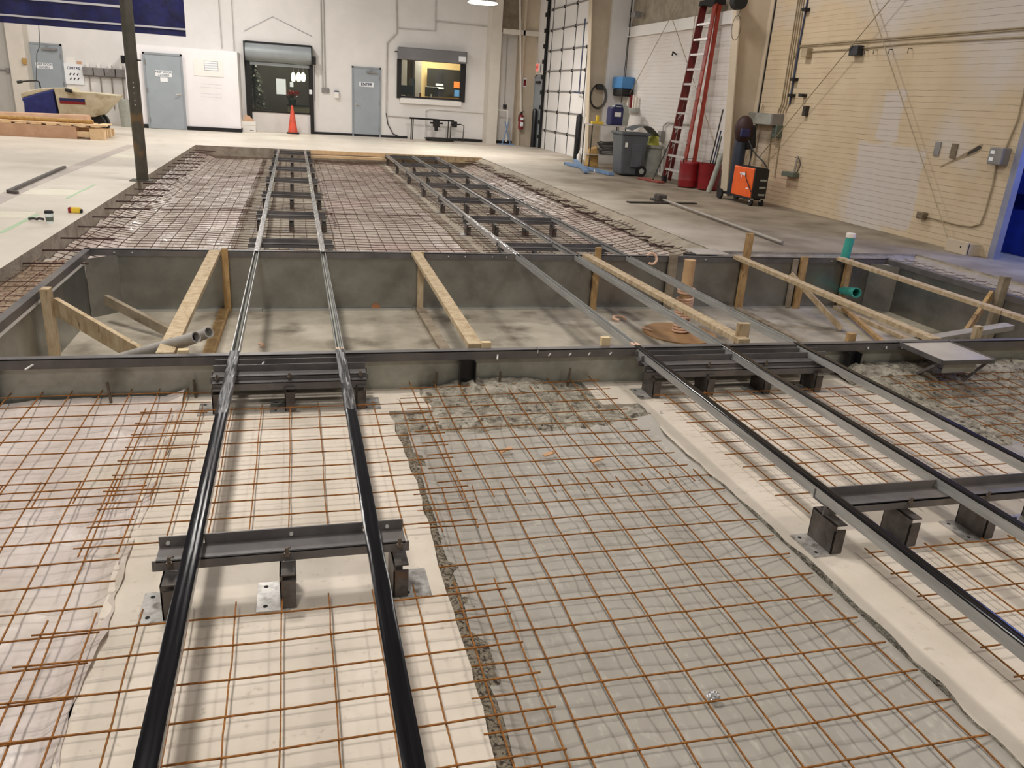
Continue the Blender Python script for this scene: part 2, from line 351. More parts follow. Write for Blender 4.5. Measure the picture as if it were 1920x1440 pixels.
def rectY(x0,y0,x1,y1,Y):  # a wall rectangle measured at its side midpoints -> X0,X1,Z0,Z1 on the plane y=Y
    cx,cyy=(x0+x1)/2,(y0+y1)/2
    sl=.066
    return ony(x0,cyy-sl*(x1-x0)/2*1,Y).x,ony(x1,cyy+sl*(x1-x0)/2,Y).x,ony(cx,y1,Y).z,ony(cx,y0,Y).z
def rectX(x0,y0,x1,y1,X):
    cx,cyy=(x0+x1)/2,(y0+y1)/2
    a=onx(x0,cyy,X); b=onx(x1,cyy,X); return b.y,a.y,onx(cx,y1,X).z,onx(cx,y0,X).z
from mathutils import noise
def nz(x,y,s=1,o=0): return noise.noise(Vector((x*s+o,y*s-o,o*1.7)))
exec_parts=[]
# ------------------------------------------------------------------ extra ground materials
M('edge_band',(164,152,134),(142,130,112),3,.8,bump=.5,bscale=25,dist=.006)
M('base_dirty',(176,164,146),(146,132,114),2.4,.75,bump=.3,bscale=30,c3=(112,98,82),scale3=5,lo3=.58,hi3=.75)
M('rubble_rust',(164,144,122),(120,96,76),16,.95,bump=1,bscale=40,dist=.02,c3=(104,62,44),scale3=20,lo3=.56,hi3=.66)
# ------------------------------------------------------------------ the setting: slab with its long cut-out, base, pit floor
XL,XR,YF=-2.25,4.6,20.42         # cut-out in the finished slab
fl=MB()
for b in ((-16,XL,-2,27.4,-.3,0),(XL,XR,YF,27.4,-.3,0),(XR,8.25,8.05,27.4,-.3,0),(7.35,8.25,-2,8.05,-.3,0),(8.25,13,-2,8.4,-.3,0)): fl.box(*b)
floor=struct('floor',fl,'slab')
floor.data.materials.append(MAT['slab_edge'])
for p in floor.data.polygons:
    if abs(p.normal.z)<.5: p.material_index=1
def wob_poly(x0,x1,y0,y1,a,seed,left=True,right=True,n=60):
    L=[]; Rr=[]
    for i in range(n+1):
        y=y0+(y1-y0)*i/n
        L.append((x0+(a*(nz(seed,y,1.1)+.6*nz(seed,y,7)) if left else 0),y)); Rr.append((x1+(a*(nz(seed+5,y,1.1)+.6*nz(seed+5,y,7)) if right else 0),y))
    return L,Rr
def strip(x0,x1,y0,y1,z0,z1,a,seed,m,left=True,right=True,n=60):
    L,Rr=wob_poly(x0,x1,y0,y1,a,seed,left,right,n); b=MB()
    for i in range(n):
        b.add([(*L[i],z0),(*Rr[i],z0),(*Rr[i+1],z0),(*L[i+1],z0),(*L[i],z1),(*Rr[i],z1),(*Rr[i+1],z1),(*L[i+1],z1)],[(4,5,6,7),(0,4,7,3),(1,2,6,5)]+([(0,1,5,4)] if i==0 else [])+([(2,3,7,6)] if i==n-1 else []))
    return struct('floor',b,m)
ZB=-.25
for a in ((-.69,.5,-2,4.62,-.5,ZB,.03,1.3),(2.02,3.9,-2,4.62,-.5,ZB,.035,4.1)):
    o=strip(*a,'base_concrete',n=110); o.data.materials.append(MAT['soil'])
    for p in o.data.polygons:
        if abs(p.normal.z)<.5: p.material_index=1
strip(1.8,2.06,4.22,4.62,-.5,ZB-.001,.012,9.3,'base_concrete',right=False,n=12); strip(.44,.74,4.25,4.62,-.5,ZB-.001,.012,5.3,'base_concrete',left=False,n=12)
for a in ((-.72,.42,7.8,20.42,-.5,-.25,.03,2.3),(1.98,3.62,7.8,20.42,-.5,-.25,.03,6.1)): strip(*a,'base_dirty')
g=MB(); g.box(-16,8.25,-2,4.6,-.6,-.34); g.box(-3,8.25,7.74,20.5,-.6,-.36); g.box(-2.3,-1.83,4.6,7.74,-.6,-.3); g.box(6.7,7.4,4.6,8.1,-.6,-.3)
struct('floor',g,'soil')
g=MB(); g.box(-1.85,6.72,4.55,7.78,-.7,-.58); struct('floor',g,'pit_floor')
# broken right edge of the slab and the light mortar band along it
def fe(u,v):
    y=8.06+(20.42-8.06)*u
    x=4.66-.3*v+.03*nz(y,v,3)+.02*nz(y,v,12); z=.001-.13*v**1.3+.02*nz(y,v,9,2)*min(1,v*3)
    return (x,y,z)
e=MB(); e.grid(fe,300,8); struct('floor',e,'edge_band',smooth=True)
def fe(u,v):
    x=4.3+(7.4-4.3)*u; y=8.1-.22*v+.02*nz(x,v,4); return (x,y,.001-.12*v+.02*nz(x,v,10,1)*min(1,v*3))
e=MB(); e.grid(fe,120,6); struct('floor',e,'slab_edge',smooth=True)
def fe(u,v):
    y=-1+(8.05+1)*u; x=7.4-.3*v+.02*nz(y,v,4); return (x,y,.001-.14*v+.02*nz(y,v,10,1)*min(1,v*3))
e=MB(); e.grid(fe,120,6); struct('floor',e,'edge_band',smooth=True)
# ---- loose ground (nobody could count it)
def ground(name,label,cat,x0,x1,y0,y1,zf,res,m,kind='stuff',group=None):
    b=MB(); nu=int((x1-x0)/res); nv=int((y1-y0)/res)
    b.grid(lambda u,v:(x0+(x1-x0)*u,y0+(y1-y0)*v,zf(x0+(x1-x0)*u,y0+(y1-y0)*v)),nu,nv)
    return solo(name,label,cat,b,m,smooth=True,kind=kind,group=group)
def rough(x,y,a): return a*(nz(x,y,4)+.6*nz(x,y,11,3)+.45*nz(x,y,27,5))
ground('gravel','rough grey gravel heaped under mesh against the pit lining','gravel',.42,2.12,3.93,4.6,
   lambda x,y:-.262+.08*max(0,(y-4.2))/.4*max(0,1-abs(x-1.15)/.75)+rough(x,y,.022)-.06*max(0,.5-x)/.08-(.06*min(1,max(0,(x-1.78))/.06) if y>4.2 else 0)-(.06*min(1,max(0,(.72-x))/.06) if y>4.23 else 0)-.05*max(0,(4.02-y))/.09,.014,'soil')
ground('gravel','narrow band of broken aggregate along the concrete right of the left track','gravel',.46,.6,-1.5,4.24,lambda x,y:-.285+rough(x,y,.016)-.02*max(0,(x-.54)/.05)+.01*nz(x,y,2),.012,'aggregate')
ground('gravel','crumbly grey gravel beyond the right-hand rails by the steel hatch','gravel',3.72,7.4,3.2,4.6,
   lambda x,y:-.265+.11*max(0,min(1,(y-4.1)/.35))+rough(x,y,.02)-.07*max(0,(3.55-y))/.3-.05*max(0,3.85-x)/.1,.024,'soil')
ground('rubble','rusty rubble strip between the pit frame and the left slab edge','rubble',-2.3,-1.86,3.9,7.78,
   lambda x,y:-.13+rough(x,y,.03),.016,'rubble_rust')
ground('rubble','pale rubble strip beyond the right end of the pit','rubble',6.72,7.36,4.2,8.08,
   lambda x,y:-.1+rough(x,y,.025),.02,'soil')
# ---- plastic sheets
def wr(x,y,a,s=1): return a*(abs(nz(x,y,2.2*s))*1.3+.7*abs(nz(x*1.0,y*.5,6*s,2))+.4*nz(x*.5,y,13*s,4))
def plast(name,label,x0,x1,y0,y1,zf,res,m):
    return ground(name,label,'plastic sheet',x0,x1,y0,y1,zf,res,m,kind=None)
def zl(x,y):
    e=max(0,1-(-.66-x)/.1); 
    return -.3+wr(x,y,.03)+.045*e+ .09*max(0,(y-4.3)/.28)*(.5+.5*nz(x,0,1.4))
b=MB(); b.grid(lambda u,v:((lambda y:(lambda x:(x,y,zl(x,y)))(-6+(5.34+.035*nz(y,0,2.2)+.015*nz(y,0,9))*u))(-1.5+6.08*v)),150,190)
solo('plastic_sheet','clear crinkled plastic sheet under mesh left of the left rails','plastic sheet',b,'plastic_left',smooth=True)
b=MB(); b.grid(lambda u,v:((lambda y:(.555+1.465*u+.02*nz(u*3,y,3)*(1-u),y,-.315+wr(.53+1.5*u,y,.012,1.3)*(1-u**6)+.02*max(0,(.06-u)/.06)+.02*max(0,(y-3.75)/.2)+.055*max(0,(u-.8)/.2)))(-1.5+5.5*v)),90,260)
solo('plastic_sheet','grey wet-looking plastic sheet between the two rail tracks in the foreground','plastic sheet',b,'plastic_mid',smooth=True)
plast('plastic_sheet','plastic sheet right of the right-hand rails in the foreground',3.72,7.4,-1.5,3.6,lambda x,y:-.3+wr(x,y,.02),.06,'plastic_mid')
plast('plastic_sheet','pinkish plastic sheet beyond the pit, left of the left rails',-2.24,-.64,7.76,20.4,lambda x,y:-.3+wr(x,y,.045)+.11*max(0,1-(x+2.24)/.45),.06,'plastic_far')
plast('plastic_sheet','pinkish plastic sheet beyond the pit between the two rail tracks',.36,2.04,7.76,20.4,lambda x,y:-.3+wr(x,y,.04),.06,'plastic_far')
plast('plastic_sheet','pinkish plastic sheet beyond the pit, right of the right rails',3.56,4.52,7.76,20.4,lambda x,y:-.3+wr(x,y,.04)+.15*max(0,(x-3.9)/.6),.06,'plastic_far')
# ------------------------------------------------------------------ welded wire mesh sheets
def mesh_sheet(label,xs,ys,xr,yr,z,m,r=.0033,rot=0,wob=.004,zf=None,group=None,seg=.1):
    b=MB(); cx,cyy=(xr[0]+xr[1])/2,(yr[0]+yr[1])/2; c,s_=math.cos(rot),math.sin(rot); sd=rnd.random()*50
    def T(x,y,dz):
        X=cx+(x-cx)*c-(y-cyy)*s_; Y=cyy+(x-cx)*s_+(y-cyy)*c
        return (X+wob*nz(X,Y,2.5,sd)+wob*.5*nz(X,Y,9,sd),Y+wob*nz(X,Y,2.5,sd+9)+wob*.5*nz(X,Y,9,sd+3),(zf(X,Y) if zf else z)+dz+.012*nz(X,Y,.9,sd))
    for x in xs:
        a,e=yr[0]+rnd.uniform(-.012,.012),yr[1]+rnd.uniform(-.012,.012); n=max(2,int((e-a)/seg)); jx=rnd.uniform(-.004,.004)
        b.tube([T(x+jx,a+(e-a)*i/n,0) for i in range(n+1)],r,4)
    for y in ys:
        a,e=xr[0]+rnd.uniform(-.012,.012),xr[1]+rnd.uniform(-.012,.012); n=max(2,int((e-a)/seg)); jy=rnd.uniform(-.004,.004)
        b.tube([T(a+(e-a)*i/n,y+jy,2*r) for i in range(n+1)],r,4)
    return solo('wire_mesh_sheet',label,'wire mesh',b,m,group=group,smooth=True)
def fr(a,b,st=.151):
    n=int(abs(b-a)/st+1e-6); sg=1 if b>a else -1
    return [a+sg*st*i for i in range(n+1)]
ZM=-.21
mesh_sheet('rust-orange wire mesh sheet on clear plastic at far left, reaching the pit',fr(-.64,-3.3,.1525),fr(4.68,3.3),(-3.4,-.5),(3.28,4.71),ZM,'wire_rust')
mesh_sheet('rust-orange wire mesh sheet on clear plastic at lower left, lapped under its neighbours',fr(-.785,-4,.154),fr(3.38,-.6,.148),(-4,-.66),(-.7,3.47),ZM-.012,'wire_rust',rot=.012)
mesh_sheet('rust-orange wire mesh sheet under the left rails between the two nearest supports',[-.83,-.69,-.535,-.38,-.225,-.07,.085,.24,.39,.545,.7],fr(4.25,2.85),(-.845,.72),(2.83,4.32),ZM,'wire_rust',wob=.006)
mesh_sheet('rust-orange wire mesh sheet under the left rails nearest the viewer',[-.83,-.68,-.54,-.39,-.24,-.085,.07,.22,.37,.52,.67],fr(2.36,.3,.1535),(-.86,.69),(.2,2.45),ZM+.01,'wire_rust',wob=.006)
def zD(x,y): return ZM-.03+.035*max(0,(y-3.9)/.7)
mesh_sheet('rust-orange wire mesh sheet half sunk in gravel between the tracks by the pit',fr(.67,1.87,.149),fr(4.67,3.2,.1515),(.58,1.91),(3.14,4.72),0,'wire_rust',rot=.03,zf=zD)
mesh_sheet('large rust-orange wire mesh sheet on grey plastic between the two tracks',fr(.62,1.97,.1475),fr(3.22,.2,.1475),(.47,2.0),(.1,3.3),ZM-.05,'wire_rust',wob=.008)
mesh_sheet('rust-orange wire mesh sheet under the right-hand rails between the two nearest supports',fr(2.23,3.61,.151),fr(4.25,2.75),(2.15,3.75),(2.73,4.29),ZM,'wire_rust',rot=.008)
mesh_sheet('rust-orange wire mesh sheet under the right-hand rails at lower right',fr(2.3,3.9,.15),fr(2.37,.9),(2.27,3.95),(.8,2.41),ZM,'wire_rust')
mesh_sheet('rust-orange wire mesh sheet on gravel right of the right-hand rails',fr(3.99,7.2,.15),fr(4.36,1.5,.148),(3.93,7.25),(1.4,4.38),ZM+.03,'wire_rust')
ZF=-.2
for lab,xr in (('left of the left rails',(-2.15,-.62)),('under the left rails',(-.72,.48)),('between the two rail tracks',(.45,2.02)),('under the right rails',(2.1,3.7)),('right of the right rails',(3.62,4.5))):
    for k,(a,e) in enumerate(((7.84,11.6),(11.4,15.9),(15.7,20.2))):
        nm=('nearest the pit','in the middle stretch','at the far end')[k]
        zf=(lambda x,y:ZF+.03*nz(x,y,.7)+.1*max(0,1-(x+2.24)/.45)+.13*max(0,(x-3.9)/.6))
        mesh_sheet('dark rusty mesh sheet beyond the pit %s, %s'%(lab,nm),fr(xr[0]+.06,xr[1]-.04,.1524),fr(a+.05,e-.05,.1524),xr,(a,e),ZF,'wire_dark',r=.0042,wob=.014,zf=zf,seg=.2)
mesh_sheet('rusty bent wire mesh on rubble left of the pit frame',fr(-2.2,-1.9,.15),fr(4.2,7.6,.15),(-2.24,-1.87),(4.1,7.7),-.085,'wire_dark',wob=.02,seg=.05)
mesh_sheet('rusty wire mesh strip on rubble right of the pit',fr(6.85,7.15,.15),fr(6.2,7.9,.15),(6.78,7.2),(6.1,8.0),-.06,'wire_dark',r=.0025,wob=.02,seg=.05)
# ------------------------------------------------------------------ steel dowels along the cut edges
L0=None
for y in [7.4,7.98,8.6,9.28,9.95,10.6,11.25,11.9,12.55,13.3,13.95,14.6,15.25,15.9,16.55,17.2,17.85,18.5,19.2,19.8]:
    ln=rnd.uniform(.42,.52); dy=rnd.uniform(-.03,.03)
    b=MB().tube([(XL-.04,y,-.07),(XL+ln,y+dy,-.07-rnd.uniform(-.01,.01))],.009,6)
    solo('rebar_dowel','dark steel rod sticking out of the left slab edge','rod',b,'rebar',group='dowels along the left slab edge')
for y in [8.75,9.4,10.04,10.79,11.46,12.16,12.86,13.63,14.29,15.02,15.79,16.5,17.24,18.0,18.73,19.4,20.1]:
    ln=rnd.uniform(.3,.42); dy=rnd.uniform(-.08,.08)
    b=MB().tube([(4.5,y,-.09),(4.5-ln,y+dy,-.08)],.009,6)
    solo('rebar_dowel','dark steel rod sticking out of the right slab edge','rod',b,'rebar',group='dowels along the right slab edge')
for i,(x,y,h,lean) in enumerate([(-1.04,4.56,.13,-.01),(-.6,4.6,.1,-.004),(.8,4.6,.11,.01),(1.21,4.58,.12,.005),(1.67,4.58,.13,.012),(3.93,4.6,.11,.015),(4.38,4.6,.12,.02),(5.19,4.55,.1,.03)]):
    b=MB().tube([(x,y-.03,-.27),(x+lean,y-.03,-.2+h*.6)],.008,8)
    solo('steel_stake',['plain steel stake in plastic sheet left of the left rails','short steel stake beside the left support by the pit','leaning steel stake at left corner of the gravel heap','steel stake beside the middle black pit leg','cement-caked stake near right end of the gravel heap','steel stake just right of the outer right rail','rusty steel stake left of the steel hatch','steel stake right of the steel hatch'][i],'stake',b,'stud_steel')
# ------------------------------------------------------------------ pit lining and frame
PX0,PX1,PY0,PY1,PB=-1.8,6.66,4.62,7.72,-.58
pit=thing('pit_liner','galvanised sheet metal lining of the long rectangular pit','pit lining',((PX0+PX1)/2,(PY0+PY1)/2,PB))
def pan(name,b,m='galv',**k): return obj(name,b,m,pit,**k)
t=.004; c=.22
segs=[-1.58,-.35,1.1,2.6,4.1,5.4,6.44]
for i in range(len(segs)-1):
    b=MB().box(segs[i],segs[i+1]+.01,PY1+.004*(i%2),PY1+t+.004*(i%2),PB,-.05); pan('back_panel',b); pan('foot_flashing',MB().box(segs[i],segs[i+1]-.004,PY1-.03,PY1-.001,PB,PB+.022),'rail_edge')
for i,(a,e) in enumerate(((4.66,6.1),(6.1,7.5))):
    pan('end_panel',MB().box(PX0-t-.003*i,PX0-.003*i,a,e,PB,-.05)); pan('end_panel',MB().box(PX1+.003*i,PX1+t+.003*i,a,e,PB,-.05))
pan('corner_panel',MB().beam((PX0,PY1-c,(PB-.05)/2),(PX0+c,PY1,(PB-.05)/2),t,abs(PB+.05)))
pan('corner_panel',MB().beam((PX1,PY1-c,(PB-.05)/2),(PX1-c,PY1,(PB-.05)/2),t,abs(PB+.05)))
for i,(a,e) in enumerate(((PX0,-.4),(-.4,2.0),(2.0,4.4),(4.4,PX1))):
    pan('front_panel',MB().box(a,e,PY0-.002,PY0+t-.002,PB,-.04),'galv_front')
p=ony(705,577,7.7); pan('rust_spot',MB().tube([(p.x,PY1-.003,p.z),(p.x,PY1-.001,p.z)],.045,9),'rust_spot')
frame=thing('pit_edging','dark steel angle frame around the rim of the pit','steel rim',((PX0+PX1)/2,(PY0+PY1)/2,-.06))
def ang(name,b,**k): return obj(name,b,'steel_dark',frame,bevel=.0015,**k)
b=MB().box(PX0-.05,1.46,PY0-.045,PY0-.037,-.058,0).box(PX0-.05,1.46,PY0-.045,PY0+.012,-.008,0); ang('front_angle',b)
b=MB().box(1.465,PX1+.05,PY0-.045,PY0-.037,-.058,0).box(1.465,PX1+.05,PY0-.045,PY0+.012,-.008,0); ang('front_angle',b)
b=MB().box(PX0-.05,PX1+.05,PY1-.008,PY1-.001,-.062,0).box(PX0-.05,PX1+.05,PY1-.008,PY1+.045,-.008,0); ang('back_angle',b)
b=MB().box(PX0-.05,PX0+.004,PY0-.04,PY1+.04,-.008,.0).box(PX0+.0,PX0+.008,PY0-.04,PY1,-.06,0); ang('end_angle',b)
b=MB().box(PX1-.004,PX1+.05,PY0-.04,PY1+.04,-.008,.0).box(PX1-.008,PX1,PY0-.04,PY1,-.06,0); ang('end_angle',b)
obj('sealant_strip',MB().box(PX0,PX0+.003,4.8,7.45,-.09,-.066),'white_paint',frame)
for x in (-1.63,-1.56,1.25,4.17):
    pass
for x in (-1.66,1.0,3.82):
    b=MB().box(x-.045,x+.045,PY0-.05,PY0-.044,-.25,-.06).box(x-.05,x-.044,PY0-.1,PY0-.044,-.26,-.06).box(x+.044,x+.05,PY0-.1,PY0-.044,-.26,-.06); obj('leg',b,'black_gloss',frame)
for px,py in ((12,664),(60,686),(498,684),(930,661),(1028,659),(1065,657),(1100,656),(1138,654),(1622,648),(1655,647),(1683,646),(1713,645),(1745,644)):
    p=onz(px,py,-.03); p.y=PY0-.045; long=.07 if px in (60,498,930,1745) else .025
    obj('stud',MB().tube([(p.x,p.y,-.03),(p.x-.02,p.y-long,-.034)],.0055,6),'stud_white',frame)
for x in (-1.6,-1.45,1.45,1.62,1.9,2.05,3.7,4.05,4.3,5.9,6.1): obj('rivet',MB().tube([(x,PY1-.01,-.03),(x,PY1-.014,-.03)],.007,8),'stud_white',frame)
# ------------------------------------------------------------------ guide rails
def channel(x,y0,y1,w=.045,h=.05,t=.004):
    b=MB(); x0,x1=x-w/2,x+w/2
    b.box(x0,x0+t,y0,y1,-h,0).box(x1-t,x1,y0,y1,-h,0).box(x0+t,x1-t,y0,y1,-h,-h+t)
    return b
def cover(x,y0,y1,w=.05,st=.06,seed=0,amp=.001,groove=True,dp=.014):
    b=MB(); n=max(2,int((y1-y0)/st)); prof=[(-w/2,-dp),(-w/2,.001),(-w*.3,.0045),(-.004,.003 if groove else .005),(.004,.003 if groove else .005),(w*.3,.0045),(w/2,.001),(w/2,-dp)]
    k=len(prof)
    for i in range(n+1):
        y=y0+(y1-y0)*i/n
        for j,(u,z) in enumerate(prof): b.v.append((x+u+amp*nz(j,y,5,seed),y,z+amp*nz(j*3,y,7,seed+4)))
    for i in range(n):
        for j in range(k-1): b.f.append((i*k+j,(i+1)*k+j,(i+1)*k+j+1,i*k+j+1))
    return b
RX=[-.377,.228,2.165,2.80,3.38]
RLAB=['left rail of the left track, glossy black taped near the viewer','right rail of the left track, black taped near the viewer','inner rail of the right-hand track of three, left one','middle rail of the right-hand track of three','outer rail of the right-hand track, farthest right']
for i,x in enumerate(RX):
    t_=thing('guide_rail',RLAB[i],'rail',(x,10,-.05),group='long guide rails crossing the pit')
    obj('channel',channel(x,-1.2,20.2),'rail_steel',t_)
    obj('tape_cover',cover(x,-1.2,3.7 if i<2 else 4.62,w=.055 if i<2 else .0462,seed=i,amp=.0012 if i<2 else .0003,dp=.014 if i<2 else .003),'black_tape',t_,smooth=True,label='glossy black tape cover')
    if i<2: obj('tape_cover',cover(x,3.68,4.66,w=.055,seed=i+7,amp=.004,st=.02),'black_tape_streaked',t_,smooth=True,label='wrinkled black tape cover with pale streaks')
    if i<3: obj('plastic_wrap',cover(x,7.7,10.3 if i==2 else 20.2,w=.052,seed=i+3,amp=.004,st=.03 if i==2 else .06),'silver_wrap',t_,smooth=True,label='crinkled silvery plastic wrap')
    if i>=2: obj('plastic_wrap',cover(x,10.3 if i==2 else 7.7,20.2,w=.05,seed=i+3,amp=.003),'grey_wrap',t_,smooth=True,label='dull grey plastic wrap')
    obj('inner_bar',MB().tube([(x,4.6,-.028),(x,7.75,-.028)],.009,8),'galv_front',t_,smooth=True)
    if i in (1,2): obj('end_flap',MB().box(x-.024,x-.005,4.63,4.69,-.01,.002).box(x+.003,x+.024,4.62,4.68,-.01,.003),'peach',t_)
# ------------------------------------------------------------------ rail supports
def support(label,x0,x1,y,stands,group,near=False,double=False,zg=-.25,plate=True):
    s=thing('rail_support',label,'rail support',((x0+x1)/2,y,zg),group)
    zt=-.004 if False else -.05
    rails=[r for r in RX if x0<r<x1]
    def legs(yc,w=.112):
        b=MB(); b.box(x0,x1,yc-w/2,yc+w/2,-.058,-.051)
        cuts=[x0+.0]+[v for r in rails for v in (r-.026,r+.026)]+[x1]
        for a,e in zip(cuts[::2],cuts[1::2]):
            b.box(a,e,yc+w/2-.007,yc+w/2,-.051,-.012)
        b.box(x0-.012,x1+.012,yc-w/2,yc-w/2+.007,-.09,-.051)
        return b
    if double:
        for k,yc in enumerate((y+.1,y)):
            obj('cross_beam',legs(yc,.09),'steel_dark',s,bevel=.0015)
        b=MB().box(x0,x1,y-.09,y-.083,-.12,-.075).box(x0,x1,y-.09,y-.05,-.082,-.075); obj('cross_beam',b,'steel_dark',s,bevel=.0015)
    else: obj('cross_beam',legs(y,.1),'steel_dark',s,bevel=.0015)
    for k,x in enumerate(stands):
        d=-.02 if x<(x0+x1)/2 else .02
        w=.055
        b=MB(); b.box(x-w/2,x-w/2+.007,y-.115,y+.05,zg+.006,-.105)
        b.box(x-w/2,x+w/2,y-.115,y-.108,zg+.006,-.13); b.box(x-w/2,x+w/2,y+.043,y+.05,zg+.006,-.105)
        b.box(x-w/2,x+w/2,y-.115,y+.05,-.112,-.105)
        st=obj('stand',b,'steel_stand',s,bevel=.0015)
        if plate:
            px=x-.11 if k<len(stands)-1 or len(stands)>3 else x+.0
            b=MB().box(px,px+.115,y-.12,y+.06,zg,zg+.006); obj('base_plate',b,'plate_steel',st)
            for dy in (-.09,.03): obj('bolt_hole',MB().lathe(px+.03,y+dy,[(.008,0),(.008,.0012)],10,cz=zg+.006),'hole_dark',st)
        if near or double:
            obj('bolt',MB().lathe(x,y-.06,[(.011,-.062),(.011,-.052),(.006,-.052),(.006,-.03)],8).tube([(x-.008,y-.03,-.061),(x+.012,y-.03,-.05)],.006,6),'stud_steel',st)
    if near:
        for x in (x0+.03,(x0+x1)/2+.02,x1-.06): obj('bolt',MB().tube([(x,y+.043,-.035),(x,y+.036,-.035)],.007,8),'stud_white',s)
    return s
LS=(-.455,-.07,.325); RS=(2.18,2.56,2.98,3.37)
support('grey steel support frame under the left rails nearest the viewer',-.5,.35,2.555,LS,'supports under the left track',near=True)
support('grey steel support frame under the right-hand rails nearest the viewer',2.14,3.55,2.555,RS,'supports under the right-hand track',near=True)
support('stacked steel support frame under the left rails against the pit front',-.48,.36,4.4,LS,'supports under the left track',double=True)
support('stacked steel support frame under the right-hand rails against the pit front',2.12,3.5,4.4,RS,'supports under the right-hand track',double=True)
ordn=['closest to the far rim of the pit','second beyond the pit','third beyond the pit','fourth beyond the pit','fifth beyond the pit','sixth beyond the pit','seventh beyond the pit, at the far end']
pl=pr=None
for k,y in enumerate((8.4,10.33,12.28,14.22,16.15,18.12,20.05)):
    if pl is None:
        pl=support('dark steel support under the left rails, '+ordn[k],-.48,.35,y,LS,'supports under the left track',zg=-.25)
        pr=support('dark steel support under the right-hand rails, '+ordn[k],2.12,3.5,y,RS,'supports under the right-hand track',zg=-.25)
    else:
        dup(pl,(0,y-8.4,0),'dark steel support under the left rails, '+ordn[k]); dup(pr,(0,y-8.4,0),'dark steel support under the right-hand rails, '+ordn[k])
# ------------------------------------------------------------------ timber in the pit
def board(label,p,q,w,h,m='lumber',name='timber_board',cat='board',up=(0,0,1)):
    return solo(name,label,cat,MB().beam(p,q,w,h,up),m,bevel=.002)
def post(label,x,y,z1,m='lumber',w=.085,d=.04,lean=0,z0=PB):
    b=MB(); b.hull8([(x-w/2,y-d/2,z0),(x+w/2,y-d/2,z0),(x+w/2,y+d/2,z0),(x-w/2,y+d/2,z0)],[(x-w/2+lean,y-d/2,z1),(x+w/2+lean,y-d/2,z1),(x+w/2+lean,y+d/2,z1),(x-w/2+lean,y+d/2,z1)])
    return solo('timber_post',label,'timber post',b,m,bevel=.002)
FY=7.685
post('yellowish timber post on the far pit wall left of the left rails',-.66,FY,.02,'lumber_yellow',w=.06)
post('timber post on the far pit wall between the two tracks',1.17,FY,.02,'lumber',w=.06)
post('timber post on the far pit wall just right of the inner right-hand rail',3.03,FY,.09,'lumber_yellow',w=.06)
post('weathered grey timber post behind the peach column in the pit',3.9,FY,.03,'lumber_grey',w=.09)
post('tallest yellowish timber post on the far pit wall, rising above the rim',4.78,FY,.27,'lumber_yellow',w=.08)
post('timber post pair on the far pit wall, left of the teal pipe',5.52,FY,.02,'lumber_yellow',w=.08); 
post('darker timber stud beside the post left of the teal pipe',5.42,FY+.01,-.01,'lumber_grey',w=.06,d=.03)
post('yellowish timber post below the teal pipe on the far pit wall',6.12,FY,.0,'lumber_yellow',w=.08)
NY=4.665
for x,z,lab,m in ((-.66,.015,'pale timber post top beside the grey conduits at the near pit wall','lumber_new'),(1.14,.03,'pale timber post top at the near pit wall between the tracks','lumber_new'),(1.95,.05,'pale timber post top left of the inner right-hand rail at the near wall','lumber_new'),(3.86,.05,'yellowish timber post top right of the outer rail at the near wall','lumber_yellow'),(4.98,.09,'timber post top behind the twin-slot duct at the near wall','lumber')):
    post(lab,x,NY,z,m,w=.06 if x<5 else .09)
post('upright timber offcut standing between middle and outer right-hand rails in the pit',3.02,4.75,.11,'lumber',w=.09,d=.04)
bx=[('flat timber strut spanning the pit left of the left rails',(-.74,FY-.02,-.005),(-.76,4.66,-.02),.1),('flat timber strut spanning the pit between the two tracks',(1.12,FY,.0),(1.07,4.66,-.0),.092),
 ('flat timber strut spanning the pit beside the middle right-hand rail',(2.9,FY,.0),(2.99,4.66,.0),.092),('flat splintered timber strut spanning the pit right of the outer rail',(4.66,FY,.005),(4.62,4.66,-.02),.09),
 ('flat timber strut spanning the pit from the teal pipe to the right',(6.0,FY+.03,.0),(5.95,4.66,.0),.092)]
for l,p,q,w in bx: board(l,p,q,w,.038)
for l,p,q,m in (('yellowish board on the pit floor under the left-hand strut',(-.69,7.66,PB+.02),(-.74,4.7,PB+.02),'lumber_yellow'),('grey board on the pit floor under the strut between the tracks',(1.17,7.66,PB+.02),(1.2,4.7,PB+.02),'lumber_grey'),('board on the pit floor beneath the splintered strut',(4.72,7.6,PB+.02),(4.7,4.75,PB+.02),'lumber_grey'),('board on the pit floor by the teal pipe stub',(6.05,7.66,PB+.02),(5.9,4.75,PB+.02),'lumber')): board(l,p,q,.09,.038,m)
board('rust-stained board lying diagonally on the pit floor at right',(6.02,7.5,PB+.05),(5.2,5.4,PB+.05),.05,.04,'lumber_yellow')
# left corner braces
p0=ony(95,560,5.95); 
post('timber post at the left end wall of the pit',-1.73,6.08,.035,'lumber',w=.06,d=.085)
board('wide timber brace slanting down from the left end post',(-1.69,6.1,-.1),(-.78,5.35,-.42),.035,.13,'lumber')
board('timber offcut leaning on the left corner panel of the pit',(-1.62,7.3,-.36),(-1.0,6.75,-.53),.04,.085,'lumber_grey')
post('timber post with wide face at the right end wall of the pit',6.6,6.05,.17,'lumber_grey',w=.085,d=.06,lean=.02)
board('timber brace slanting down from the right end post',(6.56,6.1,-.02),(5.85,5.7,-.5),.035,.09,'lumber_yellow')
board('short timber stick propped under the splintered strut',(5.0,7.15,-.06),(5.45,6.75,PB+.03),.06,.05,'lumber')
post('brown timber block at the lower right corner of the pit',6.25,4.85,.0,'lumber_yellow',w=.1)
